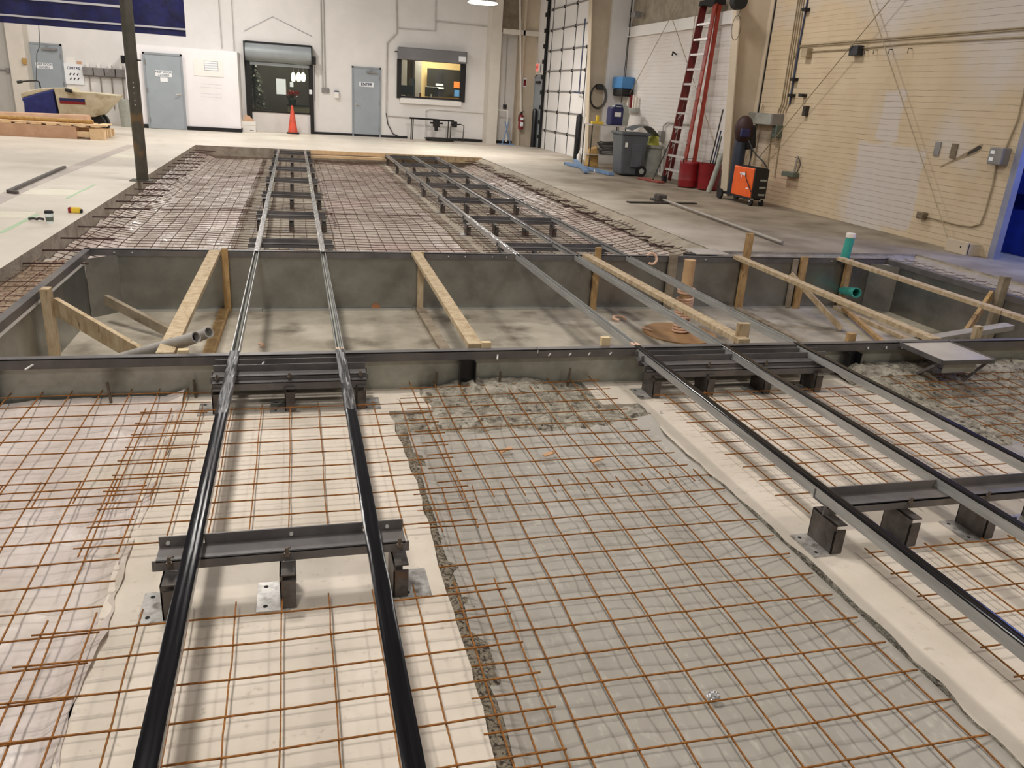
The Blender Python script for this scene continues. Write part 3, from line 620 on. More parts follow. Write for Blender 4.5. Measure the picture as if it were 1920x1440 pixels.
# ------------------------------------------------------------------ pipes, column, ducts
for k,(a,b_,lab) in enumerate((((252,664),(372,630),'upper grey plastic conduit poking out over the near pit wall'),((300,662),(395,622),'second grey plastic conduit with a plugged end at the near pit wall'))):
    p=onz(*a,-.02); q=ony(*b_,4.95)
    p=ony(*((190,682) if k==0 else (262,674)),5.2+.15*k); q=ony(*((368,632) if k==0 else (392,623)),4.7+.2*k)
    r_=.034; t_=thing('conduit_pipe',lab,'pipe',(p.x,p.y,p.z)); obj('pipe_wall',MB().pipe(p,q,r_,.006,18),'pvc_grey',t_,smooth=True)
    d=(q-p).normalized()
    obj('bore',MB().tube([q-d*.05,q-d*.045],r_-.007,14),'hole_dark' if k==0 else 'grey_clear',t_)
colm=thing('form_tube_column','peach pipe wrapped in ribbed peach tubing on a round brown board','pipe column',(3.62,6.76,PB))
obj('base_board',MB().lathe(3.6,6.76,[(.0,0),(.36,0),(.36,.012),(0,.012)],40,cz=PB),'cardboard_disc',colm)
obj('inner_pipe',MB().lathe(3.62,6.78,[(.0,0),(.055,0),(.055,.73),(0,.73)],20,cz=PB),'peach_pipe',colm,smooth=True)
for z0,z1,n_ in ((.012,.13,4),(.155,.36,8),(.4,.45,2)):
    b=MB(); pts=[]; N=int(n_*14)
    for i in range(N+1):
        a=2*PI*n_*i/N; pts.append((3.62+.075*math.cos(a),6.78+.075*math.sin(a),PB+z0+(z1-z0)*i/N))
    b.tube(pts,.0125,6); obj('ribbed_hose',b,'peach',colm,smooth=True)
b=MB().tube([(3.62+.14*math.cos(a),7.5+.02*a,.03+.07*math.sin(a)) for a in [i*.25 for i in range(-6,17)]],.014,8)
def curl(label,c,r,a0,a1,rr=.012,tilt=.4,m='peach'):
    cx_,cy_,cz_=c; b=MB(); pts=[]
    for i in range(15):
        a=a0+(a1-a0)*i/14; pts.append((cx_+r*math.cos(a),cy_+r*math.sin(a)*math.cos(tilt),cz_+r*math.sin(a)*math.sin(tilt)))
    b.tube(pts,rr,7); return solo('foam_rod_curl',label,'foam rod',b,m,smooth=True)
c0=ony(1222,485,7.35); curl('curl of peach foam rod hooked on the far end of the outer rail',(c0.x,c0.y,c0.z),.055,-2.2,2.6,.013,1.2)
c0=onz(1160,600,PB+.01); curl('loop of peach foam rod on the pit floor left of the middle rail',(c0.x,c0.y,PB+.03),.06,-.5,4.4,.014,.1)
c0=onz(482,652,PB+.01); curl('short peach foam scrap on the pit floor inside the left track',(c0.x,c0.y,PB+.025),.05,0,1.3,.014,.1)
c0=onz(1205,624,PB+.01); curl('thin sliver of peach foam on the pit floor right of the inner rail',(c0.x,c0.y,PB+.015),.12,.2,1.3,.008,.1)
b=MB().tube([(6.13,7.79,-.4),(6.13,7.79,.02),(6.14,7.78,.24)],.05,18)
tl=thing('drain_pipe','upright teal plastic pipe with white cap behind the pit','pipe',(6.13,7.79,-.4)); obj('pipe_wall',b,'teal',tl,smooth=True)
obj('cap',MB().lathe(6.14,7.78,[(.054,.23),(.054,.27),(.05,.28),(0,.28)],18),'cap_white',tl,smooth=True)
p=Vector((6.28,7.7,-.32)); q=Vector((5.98,7.36,-.34)); p=ony(1580,545,7.7); q=ony(1606,549,7.34)
t_=thing('drain_pipe','teal pipe stub poking from the far pit wall','pipe',(p.x,p.y,p.z)); obj('pipe_wall',MB().pipe(p,q,.05,.006,20),'teal',t_,smooth=True); obj('collar',MB().pipe(p+(q-p)*.55,q,.056,.007,20),'teal',t_,smooth=True)
# twin-slot duct
p=ony(1630,655,4.72); q=ony(1892,612,5.0); d=(q-p)
t_=thing('twin_duct','long grey twin-slot duct lying across the near pit rim','duct',tuple(p)); b=MB().beam(p,q,.09,.045); obj('shell',b,'pvc_grey',t_,bevel=.003)
dn=d.normalized(); a=dn.cross(Vector((0,0,1))).normalized()
for s_ in (-.022,.022): obj('slot',MB().beam(q+a*s_-dn*.01,q+a*s_+dn*.001,.034,.033),'hole_dark',t_)
# steel hatches
hx0,hx1,hy0,hy1=4.22,4.66,4.16,4.6
t_=thing('steel_hatch','shiny steel plate box on bent legs at the near pit rim','steel plate',(4.44,4.38,-.2))
obj('top_plate',MB().box(hx0,hx1,hy0,hy1,-.012,-.004),'hatch_steel',t_,bevel=.002); obj('rim',MB().box(hx0-.006,hx0,hy0,hy1,-.03,.004).box(hx1,hx1+.006,hy0,hy1,-.03,.004).box(hx0,hx1,hy0-.006,hy0,-.03,0),'steel_dark',t_)
obj('leg',MB().beam((hx0+.02,hy0+.25,-.2),(hx0+.05,hy0+.04,-.02),.03,.02),'steel_dark',t_); obj('leg',MB().beam((hx1-.1,hy0+.12,-.2),(hx1-.03,hy0+.02,-.02),.03,.02),'steel_dark',t_)
obj('apron',MB().box(hx0+.05,hx1-.12,hy0+.03,hy0+.036,-.1,-.03),'galv_front',t_)
t_=thing('steel_hatch','galvanised plate lying at the far pit rim near the tall post','steel plate',(4.42,7.92,-.1)); obj('top_plate',MB().box(4.22,4.62,7.775,8.1,.012,.018),'hatch_steel',t_); obj('support_block',MB().box(4.12,4.22,7.79,7.9,-.2,.01),'black',t_)
# far end formwork boards
board('pale formwork board along the far end of the cut-out, upper one',(.36,20.28,-.03),(4.6,20.36,-.03),.04,.09,'pine',name='formwork_board')
board('pale formwork board along the far end of the cut-out, lower one',(.36,20.12,-.12),(2.2,20.2,-.12),.09,.06,'pine',name='formwork_board')
board('brown formwork board at the far right corner of the cut-out',(2.3,20.22,-.06),(4.5,20.3,-.06),.04,.14,'lumber',name='formwork_board')
# debris on plastic
c0=onz(1338,1305,-.29); b=MB(); b.grid(lambda u,v:((c0.x+.02*math.sin(PI*u)*math.cos(2*PI*v)*(1+.4*nz(u*9,v*9,1)),c0.y+.02*math.sin(PI*u)*math.sin(2*PI*v)*(1+.4*nz(u*9,v*9,1,4)),-.288+.012*math.cos(PI*u)*(1+.3*nz(u*9,v*9,2)))),10,14)
solo('foil_ball','crumpled ball of foil on the grey plastic','foil',b,'foil')
for k,(x,y) in enumerate(((1030,857),(1118,869),(948,850))):
    c0=onz(x,y,-.3); b=MB().beam((c0.x-.035,c0.y-.01,-.285),(c0.x+.035,c0.y+.012,-.275),.025,.006); solo('wood_chip',['largest reddish wood chip on the grey plastic','wood chip on plastic, rightmost of three','small tan wood chip on plastic, leftmost of three'][k],'wood chip',b,'chips')
# ------------------------------------------------------------------ walls
WY=27.4; WX=8.25; WT=6.2
wb=MB()
# back wall with two service openings
w1=rectY(468,113,582,212,WY); w2=rectY(749,113,868,186,WY)
def wall_with_holes(x0,x1,z0,z1,holes,y0,y1):
    b=MB(); cur=x0
    for hx0,hx1,hz0,hz1 in holes:
        b.box(cur,hx0,y0,y1,z0,z1); b.box(hx0,hx1,y0,y1,z0,hz0); b.box(hx0,hx1,y0,y1,hz1,z1); cur=hx1
    b.box(cur,x1,y0,y1,z0,z1); return b
struct('wall_back',wall_with_holes(-16,WX+.4,0,WT,[w1,w2],WY,WY+.2),'wall_white')
# white room box in front of the back wall
bx0=ony(230,200,26.1).x-1.0; bx1=ony(448,170,26.1).x; bzt=ony(350,90,26.1).z
bx0=ony(256,170,26.1).x-.25
struct('wall_partition',MB().box(bx0,bx1,26.1,27.4,0,bzt),'box_white')
struct('trim_1',MB().box(bx0-.01,bx1+.02,26.06,27.39,0,.11),'black')
xa=ony(590,249,WY).x; xb=ony(752,262,WY).x
struct('trim_2',MB().box(xa,xb+.2,WY-.03,WY,0,.07),'black')
struct('trim_3',MB().box(ony(845,266,WY).x,7.75,WY-.03,WY,0,.09),'black')
# right walls
WD=7.8
struct('wall_right',MB().box(WX,WX+.08,7.84,13.8,0,WT),'block_cream')
struct('wall_right',MB().box(WX,WX+.25,13.8,20.45,0,3.15),'block_white')
struct('wall_right',MB().box(WX+.05,WX+.25,13.8,20.45,3.15,WT),'insul')
struct('trim_4',MB().box(WX-.04,WX,13.82,20.4,3.12,3.34).box(WX-.06,WX-.04,13.8,20.4,3.1,3.13),'white_paint')
struct('trim_8',MB().box(WX-.014,WX-.002,13.64,13.665,0,WT),'black')
struct('wall_right',MB().box(WD,WX+.2,20.3,WY,0,WT).box(7.75,7.8,20.3,21.55,0,WT).box(7.75,7.8,25.75,27.4,2.25,WT),'wall_white')
struct('wall_right',MB().box(WX,WX+.25,-2,5.2,0,WT),'block_cream')
struct('wall_right',MB().box(WX,WX+.25,5.2,7.84,2.6,WT),'block_cream')
# darker insulation band high on the back wall's right end
i0=ony(936,30,WY).x; 
struct('wall_back',MB().box(i0+.05,7.75,WY-.05,WY,ony(960,62,WY).z,WT),'insul')
struct('wall_left',MB().box(-9.5,-9.35,10,27.4,0,WT),'wall_grey')
# doorway to the blue room
struct('door_1',MB().box(WX-.02,WX+.07,7.77,7.86,0,2.7),'jamb')
br=MB().box(11.5,11.6,3,11,0,3).box(8.5,11.6,9.0,9.1,0,3); struct('wall_beyond',br,'blue_room')
b=MB().box(8.9,10.6,7.9,8.7,0,.55).box(8.9,10.6,7.95,8.6,.75,1.0).box(8.9,10.6,7.95,8.6,1.25,1.45); solo('blue_shelving','blue shelving glimpsed through the right-hand doorway','shelving',b,'blue_room')
# ---- columns
def tcol(name,xin0,xin1,y,web0,h=WT,m='column_tan',fw=.24):
    b=MB(); s=.02
    b.hull8([(xin0,y-fw/2,0),(xin0+s,y-fw/2,0),(xin0+s,y+fw/2,0),(xin0,y+fw/2,0)],[(xin1,y-fw/2,h),(xin1+s,y-fw/2,h),(xin1+s,y+fw/2,h),(xin1,y+fw/2,h)])
    b.hull8([(xin0+s,y-.006,0),(WX,y-.006,0),(WX,y+.006,0),(xin0+s,y+.006,0)],[(xin1+s,y-.006,h),(WX,y-.006,h),(WX,y+.006,h),(xin1+s,y+.006,h)])
    b.box(WX-.03,WX-.012,y-fw/2,y+fw/2,0,h)
    return struct(name,b,m)
tcol('column',7.86,7.3,13.79,0)
tcol('column',7.45,7.02,20.42,0,m='column_tan')
# back wall columns
xl,xr=ony(922,200,26.9).x-.12,ony(933,130,26.9).x
struct('column',MB().box(ony(915,130,27).x,ony(934,130,27).x,26.75,WY,0,WT),'column_white')
struct('column',MB().box(ony(973,130,27).x,ony(977,130,27).x,26.7,WY,0,WT).box(ony(977,130,27).x,ony(1003,130,27).x,26.8,WY,0,WT),'column_tan')
struct('trim_5',MB().box(ony(1003,130,27).x,ony(1005,130,27).x,26.78,WY,0,WT),'black')
struct('trim_6',MB().box(i0,7.75,26.7,26.76,ony(990,64,26.7).z-.05,ony(990,60,26.7).z+.04),'column_white')
xc=ony(34,150,26.9).x
struct('column',MB().box(ony(18,120,WY-.5).x,ony(50,120,WY-.5).x,26.9,WY,0,WT),'column_white')
struct('wall_back',MB().box(-12,ony(18,120,WY-.5).x,27.0,27.1,0,WT),'wall_grey')
# ------------------------------------------------------------------ flat wall-mounted helper on the back wall
def onback(name,label,cat,px,m,d=.04,Y=WY,parent=None,group=None,**k):
    x0,x1,z0,z1=rectY(*px,Y); b=MB().box(x0,x1,Y-d,Y,z0,z1)
    return obj(name,b,m,parent,**k) if parent is not None else solo(name,label,cat,b,m,group=group,**k)
def door_back(n,px,Y,sign,left_handle,extra=None,closer=True):
    x0,x1,z0,z1=rectY(*px,Y); z0=0; f=.05
    root=thing('door_%d'%n,None,None,((x0+x1)/2,Y,0),kind='structure')
    obj('door_frame',MB().box(x0,x0+f,Y-.04,Y,z0,z1).box(x1-f,x1,Y-.04,Y,z0,z1).box(x0,x1,Y-.04,Y,z1-f,z1),'door_frame',root)
    obj('door_leaf',MB().box(x0+f,x1-f,Y-.025,Y-.002,.01,z1-f),'door_grey',root)
    hx=x0+.13 if left_handle else x1-.13
    obj('door_handle',MB().tube([(hx,Y-.026,.98),(hx,Y-.08,.98),(hx+(.1 if left_handle else -.1),Y-.085,.98)],.014,8).tube([(hx,Y-.026,.98),(hx,Y-.034,.98)],.035,12),'alu',root)
    hxx=x1-f if left_handle else x0+f
    for z in (.25,1.05,1.8): obj('hinge',MB().box(hxx-.015,hxx+.015,Y-.05,Y-.025,z-.06,z+.06),'grey_box',root)
    if closer: obj('door_closer',MB().box((x0+x1)/2+.0,x1-.12,Y-.1,Y-.03,z1-.18,z1-.13).tube([((x0+x1)/2+.1,Y-.08,z1-.13),((x0+x1)/2+.2,Y-.12,z1-.06)],.01,6),'grey_box',root)
    cx_=(x0+x1)/2
    for (txt,w,h,zc,sz,col) in sign:
        s_=obj('door_sign',MB().box(cx_-w/2,cx_+w/2,Y-.034,Y-.0255,zc-h/2,zc+h/2),'sign_white',root)
        lines=txt.split('\n'); 
        for i,l in enumerate(lines): obj('lettering',text_mb(l,sz,(cx_,Y-.0355,zc+(len(lines)-1)*sz*.5-i*sz*1.05),(1,0,0),(0,0,1)),col,s_)
    return root
door_back(2,(50,81,124,225),WY,[('KEEP DOOR\nCLOSED',.44,.16,1.52,.075,'ink_grey')],True)
door_back(3,(273,100,346,242),26.06,[('KEEP DOOR\nCLOSED',.44,.17,1.52,.08,'ink_grey'),('',.2,.12,1.36,.05,'ink_grey')],False,closer=False)
door_back(4,(660,125.5,714,252),WY,[('ENTER',.46,.14,1.6,.12,'ink_blue')],True)
# side door beyond the big door
root=thing('door_5',None,None,(7.75,26.3,0),kind='structure')
obj('door_frame',MB().box(7.72,7.76,25.85,25.9,0,2.2).box(7.72,7.76,26.75,26.8,0,2.2).box(7.72,7.76,25.85,26.8,2.15,2.2),'door_frame',root); obj('door_leaf',MB().box(7.74,7.76,25.9,26.75,0,2.15),'door_grey',root); obj('door_closer',MB().box(7.66,7.74,26.1,26.5,1.98,2.05),'ink_dark',root)
# ------------------------------------------------------------------ service windows
def window(n,w,sh,guides,Yin=WY):
    x0,x1,z0,z1=w; root=thing('window_%d'%n,None,None,((x0+x1)/2,WY,z0),kind='structure')
    f=.05; b=MB().box(x0,x0+f,WY-.02,WY+.06,z0,z1).box(x1-f,x1,WY-.02,WY+.06,z0,z1).box(x0,x1,WY-.02,WY+.06,z0,z0+f).box(x0,x1,WY-.02,WY+.06,z1-f,z1)
    obj('window_frame',b,'black',root); obj('pane',MB().box(x0+f,x1-f,WY+.02,WY+.026,z0+f,z1-f),'glass',root)
    return root
window(1,w1,None,None); window(2,w2,None,None)
# roller shutter housings with guides
x0,x1,z0,z1=rectY(460,84,583,118,WY)
t_=thing('roller_shutter','light grey rolled-up shutter housing over the service window with the cone','roller shutter',((x0+x1)/2,WY,0))
b=MB(); b.lathe(0,0,[(0,0)],8) if False else None
k=14; R_=(z1-z0)/2; prof=[(WY-.02,z0),(WY-.02,z1)]+[(WY-.02-.32*math.sin(PI*i/k),(z0+z1)/2+R_*math.cos(PI*i/k)) for i in range(1,k)]
obj('housing',MB().prism([(p[0],p[1]) for p in prof],'x',x0,x1),'shutter',t_,smooth=True)
obj('end_plate',MB().box(x0-.04,x0,WY-.34,WY,z0-.02,z1+.03),'black',t_); obj('end_plate',MB().box(x1,x1+.04,WY-.34,WY,z0-.02,z1+.03),'black',t_)
obj('top_seal',MB().box(x0,x1,WY-.1,WY,z1,z1+.05),'black',t_)
ga=rectY(461,118,470,224,WY); gb=rectY(581,118,588,248,WY)
obj('guide_track',MB().box(ga[0],ga[1]+.02,WY-.1,WY,.33,z0),'black',t_); obj('guide_track',MB().box(gb[0],gb[1],WY-.1,WY,0,z0),'black',t_)
obj('bottom_bar',MB().box(ga[1]+.02,gb[0],WY-.08,WY-.03,z0-.1,z0-.02),'shutter',t_)
obj('chain_hoist',MB().box(x1+.04,x1+.14,WY-.3,WY-.1,z0+.02,z0+.26).tube([(x1+.1,WY-.2,z0),(x1+.08,WY-.2,1.0)],.008,5),'black',t_)
obj('track_label',MB().box(gb[0]-.02,gb[0]+.07,WY-.104,WY-.1,1.2,1.33),'sign_white',t_)
x0,x1,z0,z1=rectY(745,93,873,116,WY)
t_=thing('roller_shutter','dark grey rolled-up shutter housing over the right-hand service window','roller shutter',((x0+x1)/2,WY,1))
obj('housing',MB().box(x0,x1,WY-.28,WY,z0,z1),'shutter_dark',t_,bevel=.02); obj('housing_label',MB().box(x1-.28,x1-.04,WY-.284,WY-.28,z0+.06,z0+.22),'sign_white',t_)
gl=rectY(744,117,752,184,WY); gr=rectY(862,117,872,190,WY)
obj('guide_track',MB().box(gl[0],gl[1],WY-.08,WY,w2[2]-.03,z0),'black',t_); obj('guide_track',MB().box(gr[0],gr[1],WY-.08,WY,w2[2]-.03,z0),'black',t_); obj('crank',MB().tube([(x0-.1,WY-.15,z1-.15),(x0,WY-.15,z1-.15)],.02,6),'black',t_)
struct('trim_7',MB().box(w2[0]+.02,w2[1]-.05,WY-.12,WY,w2[2]-.17,w2[2]-.02),'white_paint')
# shallow rooms behind the service windows
ir=MB().box(w1[0]-.8,w1[1]+.8,31,31.1,0,3.2).box(w1[0]-.9,w1[0]-.8,WY+.2,31,0,3.2).box(w1[1]+.8,w1[1]+.9,WY+.2,31,0,3.2).box(w1[0]-.8,w1[1]+.8,WY+.2,31,3.1,3.2).box(w1[0]-.8,w1[1]+.8,WY+.2,31,0,.02); struct('wall_beyond',ir,'office_dark')
ir=MB().box(w2[0]-1.2,w2[1]+1.4,30.6,30.7,0,3.2).box(w2[0]-1.3,w2[0]-1.2,WY+.2,30.7,0,3.2).box(w2[1]+1.3,w2[1]+1.4,WY+.2,30.7,0,3.2).box(w2[0]-1.2,w2[1]+1.4,WY+.2,30.7,3.1,3.2); struct('wall_beyond',ir,'warm_wall')
struct('wall_beyond',MB().box(ony(775,150,30).x,ony(787,150,30).x,29.6,30.6,0,3.1).box(ony(750,150,30).x-.4,ony(760,150,30).x,29.6,30.6,0,3.1),'office_grey')
def inroom(name,label,cat,px,Y,m,d=.1,group=None):
    x0,x1,z0,z1=rectY(*px,Y); return solo(name,label,cat,MB().box(x0,x1,Y,Y+d,z0,z1),m,group=group)
def standing(name,label,cat,px,Y,m,d=.3):
    x0,x1,z0,z1=rectY(*px,Y); t_=thing(name,label,cat,((x0+x1)/2,Y,z0)); obj('body',MB().box(x0,x1,Y,Y+d,z0,z1),m,t_); return t_,(x0,x1,z0,z1)
inroom('pegboard','dark pegboard wall seen through the right-hand service window','pegboard',(801,130,868,182),30.3,'black',.05)
b=MB(); zz=w2[2]+.02; solo('reception_counter','counter inside the right-hand service window','counter',MB().box(w2[0]+.05,w2[1]-.05,WY+.25,WY+.9,zz-.1,zz),'desk')
for lab,px,m in (('dark computer monitor at left behind the right-hand service window',(749,160,775,176),'screen'),('dark computer monitor at the middle of the right-hand service window',(797,163,822,180),'screen')):
    x0,x1,z0,z1=rectY(*px,WY+.5); t_=thing('monitor',lab,'monitor',((x0+x1)/2,WY+.5,zz)); obj('screen',MB().box(x0,x1,WY+.5,WY+.53,zz+.06,z1),m,t_,bevel=.008); obj('foot',MB().box((x0+x1)/2-.1,(x0+x1)/2+.1,WY+.45,WY+.6,zz,zz+.015).box((x0+x1)/2-.02,(x0+x1)/2+.02,WY+.53,WY+.56,zz,zz+.1),'black',t_)
x0,x1,z0,z1=rectY(768,147,777,178,WY+.8); solo('computer_tower','tall dark computer case behind the right-hand service window','computer',MB().box(x0,x1,WY+.62,WY+.88,zz,z1),'grey_plastic',bevel=.01)
inroom('wall_notice','orange poster on the pegboard behind the right-hand service window','poster',(851,153,862,165),30.25,'office_orange',.02)
inroom('wall_notice','blue poster on the pegboard behind the right-hand service window','poster',(852,169,862,181),30.25,'office_blue',.02)
inroom('wall_notice','upper white strip notice on the pegboard','notice',(817,157,831,161),30.25,'sign_white',.02)
inroom('wall_notice','lower white strip notice on the pegboard','notice',(819,163.5,832,167),30.25,'sign_white',.02)
for k,(px,m,l) in enumerate((((786,174,790,182),'red','small red pot on the reception counter'),((807,176.5,810,183),'white_paint','small white bottle on the reception counter'))):
    x0,x1,z0,z1=rectY(*px,WY+.35); solo('desk_pot',l,'pot',MB().lathe((x0+x1)/2,WY+.35,[(0,0),((x1-x0)/2*.8,0),((x1-x0)/2,z1-zz),(0,z1-zz)],12,cz=zz),m)
# window 1 contents
x0,x1,z0,z1=rectY(540,198,570,240,WY+.6); 
t_=thing('reception_desk','tan reception desk behind the left service window','desk',((x0+x1)/2,WY+.8,0)); obj('front',MB().box(x0,x1+.25,WY+.5,WY+.55,.02,z1-.02),'desk',t_); obj('top',MB().box(x0-.02,x1+.3,WY+.45,WY+1.0,z1-.02,z1+.02),'black_gloss',t_)
pz=z1+.02; pxm=ony(548,185,WY+.6).x; t_=thing('poinsettia_pot','red poinsettia plant on the reception desk','potted plant',(pxm,WY+.6,pz)); obj('pot',MB().lathe(pxm,WY+.65,[(0,0),(.1,0),(.13,.16),(0,.16)],14,cz=pz),'leaf',t_)
for nm,m_,n_,r_,zc in (('foliage','leaf',40,.22,.2),('blooms','flower_red',60,.26,.33)):
    b=MB()
    for i in range(n_):
        a=rnd.uniform(0,2*PI); r2=rnd.uniform(0,r_); cx_,cyy,cz_=pxm+r2*math.cos(a),WY+.65+.5*r2*math.sin(a),pz+zc+rnd.uniform(-.06,.08)
        u=Vector((rnd.uniform(-1,1),rnd.uniform(-1,1),rnd.uniform(-.4,1))).normalized()*.08; v=u.cross(Vector((rnd.random(),rnd.random(),1))).normalized()*.035; c_=Vector((cx_,cyy,cz_))
        b.add([c_,c_+u*.5+v,c_+u,c_+u*.5-v],[(0,1,2,3)])
    obj(nm,b,m_,t_)
for k,px in enumerate((550,560,568.5)):
    p=ony(px,145,WY+1.2); t_=thing('pendant_lamp','glowing pendant lamp behind the left service window, '+['leftmost','middle one','rightmost'][k]+' of three','pendant lamp',(p.x,p.y,p.z)); obj('shade',MB().lathe(p.x,p.y,[(0,-.13),(.05,-.12),(.075,-.03),(.065,.08),(.03,.14),(0,.15)],16,cz=p.z),'bulb_glow',t_,smooth=True); obj('cord',MB().tube([(p.x,p.y,p.z+.15),(p.x,p.y,3.1)],.008,5),'alu',t_)
x0,x1,z0,z1=rectY(518,148,536,177,WY-.0); obj('paper_sheet',MB().box(x0,x1,WY+.012,WY+.018,z0,z1),'paper',bpy.data.objects['window_1']); x0,x1,z0,z1=rectY(543.5,154,550,163,WY); obj('paper_sheet',MB().box(x0,x1,WY+.012,WY+.018,z0,z1),'paper',bpy.data.objects['window_1'])
px_,=[ony(478,190,WY+.9)]; t_=thing('christmas_tree','dark tree with white baubles behind the left service window','christmas tree',(px_.x,px_.y,.02)); b=MB()
for i in range(260):
    z=rnd.uniform(.3,2.1); r_=.5*(2.2-z)/2; a=rnd.uniform(0,2*PI); c_=Vector((px_.x+r_*math.cos(a),px_.y+r_*math.sin(a)*.8,z)); u=Vector((math.cos(a)*.14,math.sin(a)*.14,-.06)); v=Vector((-math.sin(a)*.03,math.cos(a)*.03,0)); b.add([c_-u+v,c_-u-v,c_+u],[(0,1,2)])
obj('branches',b,'leaf',t_); obj('trunk',MB().tube([(px_.x,px_.y,.02),(px_.x,px_.y,2.1)],.03,8),'rebar',t_)
for i in range(9):
    z=.8+.14*i; a=-PI/2+rnd.uniform(-.9,.9); r_=.5*(2.2-z)/2+.06; obj('bauble',MB().lathe(px_.x+r_*math.cos(a),px_.y+r_*math.sin(a)*.8,[(0,-.03),(.025,-.018),(.03,0),(.025,.018),(0,.03)],8,cz=z),'white_paint',t_,smooth=True)
# posters and marks on the white partition
Yp=26.1
x0,x1,z0,z1=rectY(363,111,418,143,Yp); t_=thing('poster','curled white drawing sheet pinned to the white partition','poster',((x0+x1)/2,Yp,z0)); obj('sheet',MB().box(x0,x1,Yp-.012,Yp-.002,z0,z1),'white_paint',t_)
x0,x1,z0,z1=rectY(383,115,409,132,Yp); obj('drawing',MB().box(x0,x1,Yp-.014,Yp-.0125,z0,z1),'sign_white',t_); b=MB()
for a in range(5): b.box(x0,x1,Yp-.016,Yp-.0145,z0+(z1-z0)*a/4-.004,z0+(z1-z0)*a/4+.004)
b.box(x0,x0+.008,Yp-.016,Yp-.0145,z0,z1).box(x1-.008,x1,Yp-.016,Yp-.0145,z0,z1); obj('ruled_lines',b,'ink_grey',t_)
t_=thing('handwritten_note','faint grey pencil notes on the white partition below the poster','writing',tuple(ony(397,170,Yp)))
for zz_ in (158,164,176,182):
    x0,x1,z0,z1=rectY(377,zz_,417,zz_+.8,Yp); n_=9; b=MB()
    for i in range(n_): b.add([(x0+(x1-x0)*i/n_,Yp-.002,z0),(x0+(x1-x0)*(i+.7)/n_,Yp-.002,z0),(x0+(x1-x0)*(i+.7)/n_,Yp-.002,z1),(x0+(x1-x0)*i/n_,Yp-.002,z1)],[(0,1,2,3)])
    obj('text_line',b,'pencil',t_)
# things on the back wall at left
t_=onback('sign_board','white company sign board left of the meter boxes','sign',(122,120,157,158),'sign_white'); t_.name='sign_board'
x0,x1,z0,z1=rectY(122,120,157,158,WY); obj('lettering',text_mb('CINTAS',.1,((x0+x1)/2,WY-.0415,z1-.12),(1,0,0),(0,0,1)),'ink_blue',t_)
b=MB()
for i in range(3):
    for j in range(2): cx_=x0+(x1-x0)*(.3+.2*i); cz_=z0+.28-.13*j; b.beam((cx_-.02,WY-.042,cz_-.03),(cx_+.02,WY-.042,cz_+.03),.03,.004,up=(0,1,0))
obj('pictograms',b,'ink_dark',t_)
onback('wall_notice','small white paper notice above the company sign board','notice',(124,107,141,121),'white_paint',.01)
onback('wall_notice','small tan paper notice right of the white one above the sign board','notice',(144,115,153,122),'cardboard',.01)
for k in range(4):
    x0p=157+20.7*k; t_=thing('meter_box','grey electrical box in the row on the back wall','electrical box',tuple(ony(x0p+9,150,WY)),group='row of grey electrical boxes on the back wall')
    x0,x1,z0,z1=rectY(x0p,126+k*1.4,x0p+19,141+k*1.4,WY); obj('case',MB().box(x0,x1,WY-.16,WY,z0,z1),'grey_box',t_,bevel=.01)
    obj('conduit_riser',MB().tube([((x0+x1)/2,WY-.03,z0),((x0+x1)/2,WY-.03,.42)],.016,6),'conduit',t_); obj('fitting',MB().box((x0+x1)/2-.04,(x0+x1)/2+.04,WY-.1,WY,z1,z1+.1),'white_paint',t_)
x0=ony(157,140,WY).x; zg=ony(157,126,WY).z
solo('wire_trough','grey wiring trough joining the row of electrical boxes','trough',MB().box(x0,ony(238,140,WY).x,WY-.1,WY,ony(200,143,WY).z-.04,ony(200,143,WY).z+.02),'grey_box')
x0,x1,z0,z1=rectY(42,109,51,121,26.9); solo('wall_bell','round tan bell box on the white column at far left','bell',MB().box(x0,x1,26.84,26.9,z0,z1),'tan_bag',bevel=.02)
x0,x1,z0,z1=rectY(12,128,19,136,26.99); solo('junction_box','dark junction box on the grey wall at far left','electrical box',MB().box(x0,x1,26.93,27.0,z0,z1).tube([(x0-1.2,26.97,z1-.05),(x0,26.97,(z0+z1)/2)],.015,6),'grey_box')
p=ony(243,235,26.0); solo('floor_bin','pale grey round bin behind the leaning pole','bin',MB().lathe(ony(240,215,26.2).x,26.2,[(0,0),(.2,0),(.25,.75),(.24,.76),(0,.7)],18),'grey_clear',smooth=True)
# conduits on the back wall (each run)
def run(label,pts,r=.02,m='painted_pipe',Y=WY-.03,group=None,plane='y',X=None):
    P_=[ony(*p,Y) if plane=='y' else onx(*p,X) for p in pts]
    if pts[0][1]<=0: P_[0]=P_[0]+(P_[0]-P_[1]).normalized()*1.3
    if pts[-1][1]<=0: P_[-1]=P_[-1]+(P_[-1]-P_[-2]).normalized()*1.3
    return solo('conduit_run',label,'conduit',MB().tube(P_,r,6),m,group=group,smooth=True)
run('thin vertical conduit above the white partition, left one',[(410,0),(416,90)],.018)
run('thin vertical conduit above the white partition, right one',[(434,0),(439,95)],.018)
run('vertical conduit down to the switch box left of the blue-grey ENTER door, left one',[(601,-5),(605,166)],.018,'wall_grey')
run('vertical conduit down to the switch box left of the ENTER door, right one',[(606,-5),(610,166)],.018,'wall_grey')
run('conduit stepping left and down between ENTER door and right window',[(743,-5),(744,62),(726,80),(724,212)],.022)
run('black hose dropping from the conduit to the floor left of the vise bench',[(724,212),(727,232),(737,251),(760,261),(800,264)],.016,'hose')
run('conduit loop above the right-hand service window',[(747,53),(816,58),(817,-5)],.015)
run('thin conduit from the loop to the white column',[(817,40),(915,50)],.014)
run('horizontal conduit from the black hose to the vise bench',[(725,217),(770,221)],.016)
